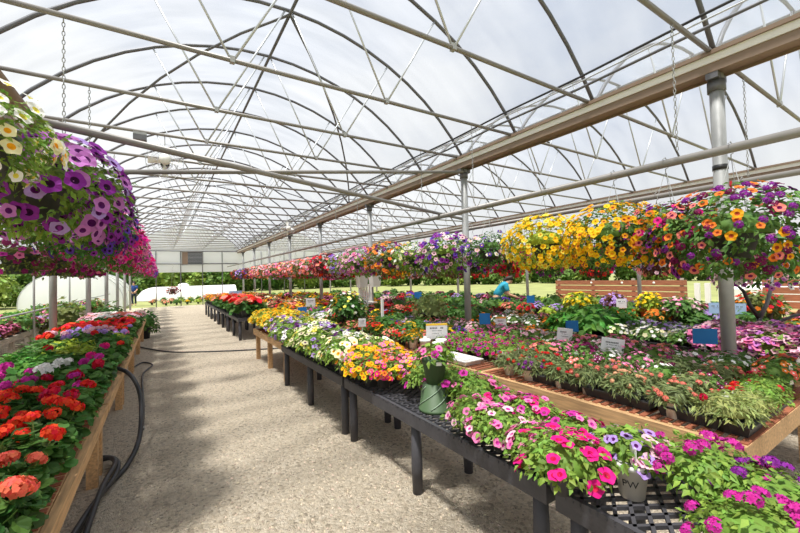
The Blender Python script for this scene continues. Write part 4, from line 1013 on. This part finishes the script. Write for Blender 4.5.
# flowering standard tree on forked dark stems
t = thing('flowering_standard', 'mauve and white flowering standard with dark forked stems, beyond the posts', 'plant', (6.15, 1.5, TZ))
mb = MB(); mb.lathe([(.001, 0), (.1, 0), (.14, .2), (.001, .2)], 14); mb.build('pot', BLACKP, t)
mb = MB(); mb.tube([(0, 0, .15), (.01, 0, .4)], .028, 8); mb.build('trunk', RUBBER, t)
mb = MB(); mb.tube([(.01, 0, .38), (-.08, .06, .55), (-.12, .1, .72), (-.2, .14, .8)], [.025, .022, .018, .012], 8); mb.build('branch', RUBBER, t)
mb = MB(); mb.tube([(.01, 0, .38), (.06, -.06, .55), (.09, -.1, .75), (.1, -.12, .9)], [.025, .022, .018, .012], 8); mb.build('branch', STEELD, t)
mb = MB(); mb.tube([(.01, 0, .2), (.1, -.16, .35), (.22, -.26, .42), (.4, -.4, .46)], [.022, .02, .016, .012], 8); mb.build('branch', RUBBER, t)
mb = MB(); dome(mb, np.random.default_rng(77), 320, .42, .24, (0, 0, .92), 'ovate', .07, zmin=-.6); mb.build('foliage', leafm('forest'), t)
o = link('blossoms', cover_mesh('std', ['mauve', 'palepink', 'purple', 'white'], 1, 190, .43, .25, .034, 'petunia', -.6, 'deep', 1.0, .92), t); o['kind'] = 'stuff'

# ------------------------------------------------------------------ plank fence wagons beyond
def plank_fence(x, y0, y1, label, z0=.55):
    t = thing('plank_fence', label, 'fence', (x, y0, 0)); L_ = y1 - y0
    for k in range(4):
        mb = MB(); mb.box((0, 0, z0 + k * .19), (.04, L_, z0 + .165 + k * .19)); mb.build('plank', REDW, t)
    mb = MB(); mb.box((-.5, 0, z0 - .09), (0, L_, z0 - .03)); mb.build('shelf', PINE, t)
    for y in np.linspace(.1, L_ - .15, 4):
        mb = MB(); mb.box((.04, y, 0), (.12, y + .09, z0 + .8)); mb.build('fence_post', OLDW, t)
        mb = MB()
        for k in range(4): mb.lathe([(.001, .006), (.03, .004), (.032, 0)], 8, 0, (0, 0, 0))
    for y in (.9, 1.9, 3.0):
        if y < L_:
            mb = MB(); mb.lathe([(.04, 0), (.036, .008), (.001, .01)], 12); o = mb.build('reflector', WHITEP, t, (-.001, y, z0 + .65)); o.rotation_euler = (0, -PI / 2, 0)
plank_fence(13.5, 4.9, 9.4, 'red-brown plank fence with pale round studs at the lawn, long section')
plank_fence(13.5, .6, 3.2, 'red-brown plank fence at the lawn behind the thick front post, short section')
for q, (y, z) in enumerate(((4.35, .3), (4.6, .3))):
    mb = MB(); mb.box((-.05, -.06, 0), (.05, .06, 1.2)); tag(mb.build('white_fence_post', WHITEP, None, (13.4, y, 0)), f'white wooden post at the end of the long plank fence, {("front", "rear")[q]} one', 'post')
mb = MB(); L_ = 2.6
t = thing('covered_cart', 'white cloth-covered low cart on the lawn behind the front post', 'cart', (16, 3.4, 0), .2)
mb.add([(x, y, z) for y in (-1.4, 1.4) for x, z in ((-.5, .55), (-.5, .95), (-.2, 1.15), (.2, 1.15), (.5, .95), (.5, .55))], [(0, 1, 2, 3, 4, 5), (11, 10, 9, 8, 7, 6)] + [(j, j + 6, (j + 1) % 6 + 6, (j + 1) % 6) for j in range(6)]); mb.build('cover', WHITEP, t)
for y in (-1, 1):
    mb = MB(); mb.lathe([(.001, -.04), (.25, -.04), (.28, 0), (.25, .04), (.001, .04)], 16); o = mb.build('wheel', RUBBER, t, (-.5, y, .28)); o.rotation_euler = (0, PI / 2, 0)
    mb = MB(); mb.lathe([(.001, -.04), (.25, -.04), (.28, 0), (.25, .04), (.001, .04)], 16); o = mb.build('wheel', RUBBER, t, (.5, y, .28)); o.rotation_euler = (0, PI / 2, 0)

# ------------------------------------------------------------------ people
SKIN = mat('skin', 'D9A98A', rough=.6, var=.05); HAIR = mat('dark_brown_hair', '33251E', rough=.6, var=.2)
def skin_obj(name, verts, edges, radii, m, parent, root=0, sub=1):
    me = bpy.data.meshes.new(name); me.from_pydata(verts, edges, []); me.materials.append(m)
    o = link(name, me, parent); md = o.modifiers.new('skin', 'SKIN'); md.use_smooth_shade = True
    sv = me.skin_vertices[0].data
    for i, r in enumerate(radii): sv[i].radius = r if isinstance(r, tuple) else (r, r); sv[i].use_root = (i == root)
    s = o.modifiers.new('sub', 'SUBSURF'); s.levels = sub; s.render_levels = sub
    return o
def person(label, loc, rz, shirt, trousers, bend):
    t = thing('person', label, 'person', loc, rz)
    sb, cb = math.sin(bend), math.cos(bend)
    def up(l, f=0, s=0): return (.0 + s, l * sb + f * cb, .93 + l * cb - f * sb)   # along the bent spine; faces +Y
    pelvis = (0, 0, .93); spine = up(.2); chest = up(.40); neck = up(.53); hd = up(.66, .04 + .03 * sb); top = up(.74, .05)
    V = [pelvis, spine, chest, neck, hd, top]; R = [(.15, .11), (.13, .1), (.16, .11), .055, (.085, .095), .06]; E = [(0, 1), (1, 2), (2, 3), (3, 4), (4, 5)]
    nose = up(.645, .15); V.append(nose); R.append(.016); E.append((4, 6))
    for s in (-1, 1):
        b = len(V); sh = up(.46, 0, s * .19); el = (sh[0] + s * .03, sh[1] + .06, sh[2] - .27); wr = (el[0] - s * .04, el[1] + .22, el[2] - .08); pa = (wr[0] - s * .01, wr[1] + .07, wr[2] - .03)
        V += [sh, el, wr, pa]; R += [.062, .045, .03, (.036, .018)]; E += [(2, b), (b, b + 1), (b + 1, b + 2), (b + 2, b + 3)]
        for q in range(4):
            k = len(V); V += [(pa[0] + (q - 1.5) * .018, pa[1] + .045, pa[2] - .012), (pa[0] + (q - 1.5) * .02, pa[1] + (.075, .085, .08, .068)[q], pa[2] - .04)]; R += [.0085, .007]; E += [(b + 3, k), (k, k + 1)]
        k = len(V); V += [(pa[0] - s * .04, pa[1] + .01, pa[2]), (pa[0] - s * .055, pa[1] + .04, pa[2] - .015)]; R += [.01, .008]; E += [(b + 2, k), (k, k + 1)]
        b = len(V); V += [(s * .09, 0, .88), (s * .1, .02, .5), (s * .1, -.02, .09), (s * .1, .13, .035)]; R += [.09, .06, .042, (.04, .03)]; E += [(0, b), (b, b + 1), (b + 1, b + 2), (b + 2, b + 3)]
    skin_obj('body', V, E, R, SKIN, t)
    VV = [V[0], V[1], V[2], up(.545)]; RR = [(.185, .15), (.175, .145), (.2, .155), .085]; EE = [(0, 1), (1, 2), (2, 3)]
    for s, b in ((-1, 7), (1, 7 + 18 - 0)):
        pass
    for s in (-1, 1):
        sh = up(.46, 0, s * .19); el = (sh[0] + s * .025, sh[1] + .045, sh[2] - .2); b = len(VV); VV += [sh, el]; RR += [.092, .075]; EE += [(2, b), (b, b + 1)]
    skin_obj('shirt', VV, EE, RR, shirt, t)
    VV = [(0, 0, .97)]; RR = [(.175, .14)]; EE = []
    for s in (-1, 1):
        b = len(VV); VV += [(s * .09, 0, .86), (s * .1, .02, .5), (s * .1, -.02, .1)]; RR += [.105, .075, .06]; EE += [(0, b), (b, b + 1), (b + 1, b + 2)]
    skin_obj('trousers', VV, EE, RR, trousers, t)
    skin_obj('hair', [up(.74, -.01), up(.66, -.06), up(.52, -.09), up(.78, .05)], [(0, 1), (1, 2), (0, 3)], [(.088, .08), (.085, .06), .05, .07], HAIR, t)
    for s in (-1, 1):
        mb = MB(); mb.lathe([(.001, .012), (.009, .008), (.011, 0)], 8); o = mb.build('eye', mat('dark_eye', '221A16', var=.02), t, up(.67, .128, s * .033)); o.rotation_euler = (-PI / 2 - bend, 0, 0)
        mb = MB(); mb.box((.001, -.11, -.03), (.03, .0, .03)); o = mb.build('shoe', RUBBER, t, (s * .1 - .015, .12, .03))
TEAL = mat('teal_shirt', '2E9CB4', rough=.7, var=.1); NAVY = mat('navy_shirt', '27488C', rough=.7, var=.1); DENIM = mat('dark_denim', '3A4456', rough=.8, var=.15)
person('person in a teal shirt bending over plants in the second bay', (8.5, 8.0, 0), -2.2, TEAL, mat('teal_apron', '3C8494', var=.1), .68)
person('person in a navy shirt standing outside past the aisle end', (-1.75, 33.5, 0), 2.9, NAVY, DENIM, .06)

# ------------------------------------------------------------------ outside
def tree_mesh(v, leaf, n=2600):
    rng = np.random.default_rng(200 + v); mb = MB()
    for q in range(7):
        a = rng.uniform(0, 6.28); rr = rng.uniform(.1, .75) if q else 0
        c = (rr * math.cos(a), rr * math.sin(a), (rng.uniform(.9, 1.9) if q > 3 else .62) if q else 1.5)
        s = rng.uniform(.55, .85); dome(mb, rng, n // 7, s, s * .85, c, 'quad', .2, zmin=-.85, shell=.5, up=.5); core(mb, s, s * .85, c, k=.8, low=1.2)
    return mb.mesh('tree_crown', [leafm(leaf)])
GREEN['sunlit'] = '8BA34C'; GREEN['hedge'] = '6E8E42'
TM = [tree_mesh(0, 'hedge'), tree_mesh(1, 'sunlit'), tree_mesh(2, 'mid')]
mb = MB(); mb.tube([(0, 0, 0), (.03, 0, .6), (0, .05, 1.3)], [.14, .1, .06], 8); TRK = mb.mesh('tree_trunk', [BARK])
def tree(x, y, s, v, label, group):
    t = thing('tree', label, 'tree', (x, y, -.05), rnd.uniform(0, 6.28), group, s)
    link('crown', TM[v], t); link('trunk', TRK, t)
ks = 0
for x, y, s in [(-19, 34, 1.9), (-16.5, 36, 2.1), (-13.5, 36, 1.8), (-11, 39, 1.7), (-22, 33, 2.6), (-24, 38, 3.4), (-18.5, 40, 2.2), (-14.5, 42, 2), (-9, 43, 1.7), (-27, 36, 3)]:
    ks += 1; tree(x, y, s, ks % 3, f'bushy green tree beyond the open side, {nth(ks)} planted past the white hoop house', 'trees beyond the open side')
ks = 0
for i in range(15):
    ks += 1; tree(-7 + i * 2.9 + rnd.uniform(-.5, .5), 60 + rnd.uniform(-2, 2), rnd.uniform(2.0, 2.6), ks % 3, f'green tree in the hedge line beyond the end wall, {nth(ks)} from the hose side', 'trees beyond the end wall')
ks = 0
for i in range(20):
    ks += 1; a = math.radians(32 + i * 2.9); d = 62 + rnd.uniform(-3, 3); tree(d * math.sin(a), d * math.cos(a), rnd.uniform(1.6, 2.3), ks % 3, f'tree in the dark line across the lawn, {nth(ks)} from the end wall', 'trees across the lawn')

t = thing('hoop_house', 'white plastic hoop house standing outside beyond the open side', 'greenhouse', (-4.6, 30, 0))
A = [(2.45 * math.cos(u), .55 + 1.95 * math.sin(u)) for u in np.linspace(PI, 0, 17)]; A = [(-2.45, 0)] + A + [(2.45, 0)]
mb = MB(); k = len(A); V = [(x, y, z) for y in (0, 9) for x, z in A]; mb.add(V, [(j, j + 1, k + j + 1, k + j) for j in range(k - 1)], 0, True); mb.build('cover', SHEET, t)
mb = MB(); mb.add([(x, .02, z) for x, z in A], [tuple(range(k))]); mb.build('end_panel', SHEET, t)
for y in (0, 3, 6, 9):
    mb = MB(); mb.tube([(x * 1.005, y, z * 1.005) for x, z in A], .025, 6); mb.build('rib', BRIGHTZ, t)
t = thing('low_tunnel', 'long low white plastic tunnel on the field past the end wall', 'greenhouse', (1.9, 41, 0))
mb = MB(); V = []; F = []; n1, n2 = 18, 12
for i in range(n1 + 1):
    x = -3.9 + 8.2 * i / n1; e = min(1, math.sqrt(max(.02, 1 - max(0, (-2.4 - x) / 1.55) ** 2)))
    for j in range(n2 + 1):
        a = PI * j / n2; V.append((x, -1.3 * e * math.cos(a), 1.2 * e * math.sin(a)))
for i in range(n1):
    for j in range(n2): a = i * (n2 + 1) + j; F.append((a, a + 1, a + n2 + 2, a + n2 + 1))
mb.add(V, F, 0, True); mb.build('cover', WHITEP, t)
mb = MB(); V = [(4.305, -1.3 * math.cos(PI * j / n2), 1.2 * math.sin(PI * j / n2)) for j in range(n2 + 1)]; mb.add(V, [tuple(range(n2 + 1))]); mb.build('end_panel', SHEET, t)
mb = MB(); mb.lathe([(.5, 0), (.45, .25), (.25, .38), (.001, .4)], 12, 0, (-.2, 0, 1.1)); mb.build('hump', WHITEP, t)

def field_row(y, xs, chooser, place, z=0.0, s=1.5):
    for i, x in enumerate(xs):
        c = chooser(i); plant(c[0], c[1], x + rnd.uniform(-.1, .1), y + rnd.uniform(-.1, .1), z, f'{describe(*c[:2])} {place}, {nth(i + 1)} from hose side', 'plants standing outside', s, tier=3)
for q, y in enumerate((31, 33, 35.5)):
    field_row(y, np.arange(-.6 if q else .3, 13, .62), lambda i: pick(('foliage_plant', []), ('marigold', ['gold', 'yellow']), ('dianthus', ['salmon']), ('coleus', []), ('impatiens', ['salmon', 'peach'])), f'outside the end wall, {nth(q + 1)} row', s=1.4)
for q, y in enumerate((15.5, 16.4, 17.6)):
    field_row(y, np.arange(-12, -5.6, .5), (lambda i: ('marigold', ['yellow', 'gold'])) if q < 2 else (lambda i: ('marigold', ['orange', 'rust'])), f'beyond the open side, {nth(q + 1)} row', s=1.6)
# outside the hoop house: two coral flowering pots and pale markers
shrub(-3.6, 20, 0, .5, .5, 'coral flowering bush outside by the hoop house end', 'olive', ['coral', 'salmon'])
shrub(-2.6, 22, 0, .5, .5, 'second coral flowering bush outside, further along the hoop house', 'olive', ['coral', 'salmon'])
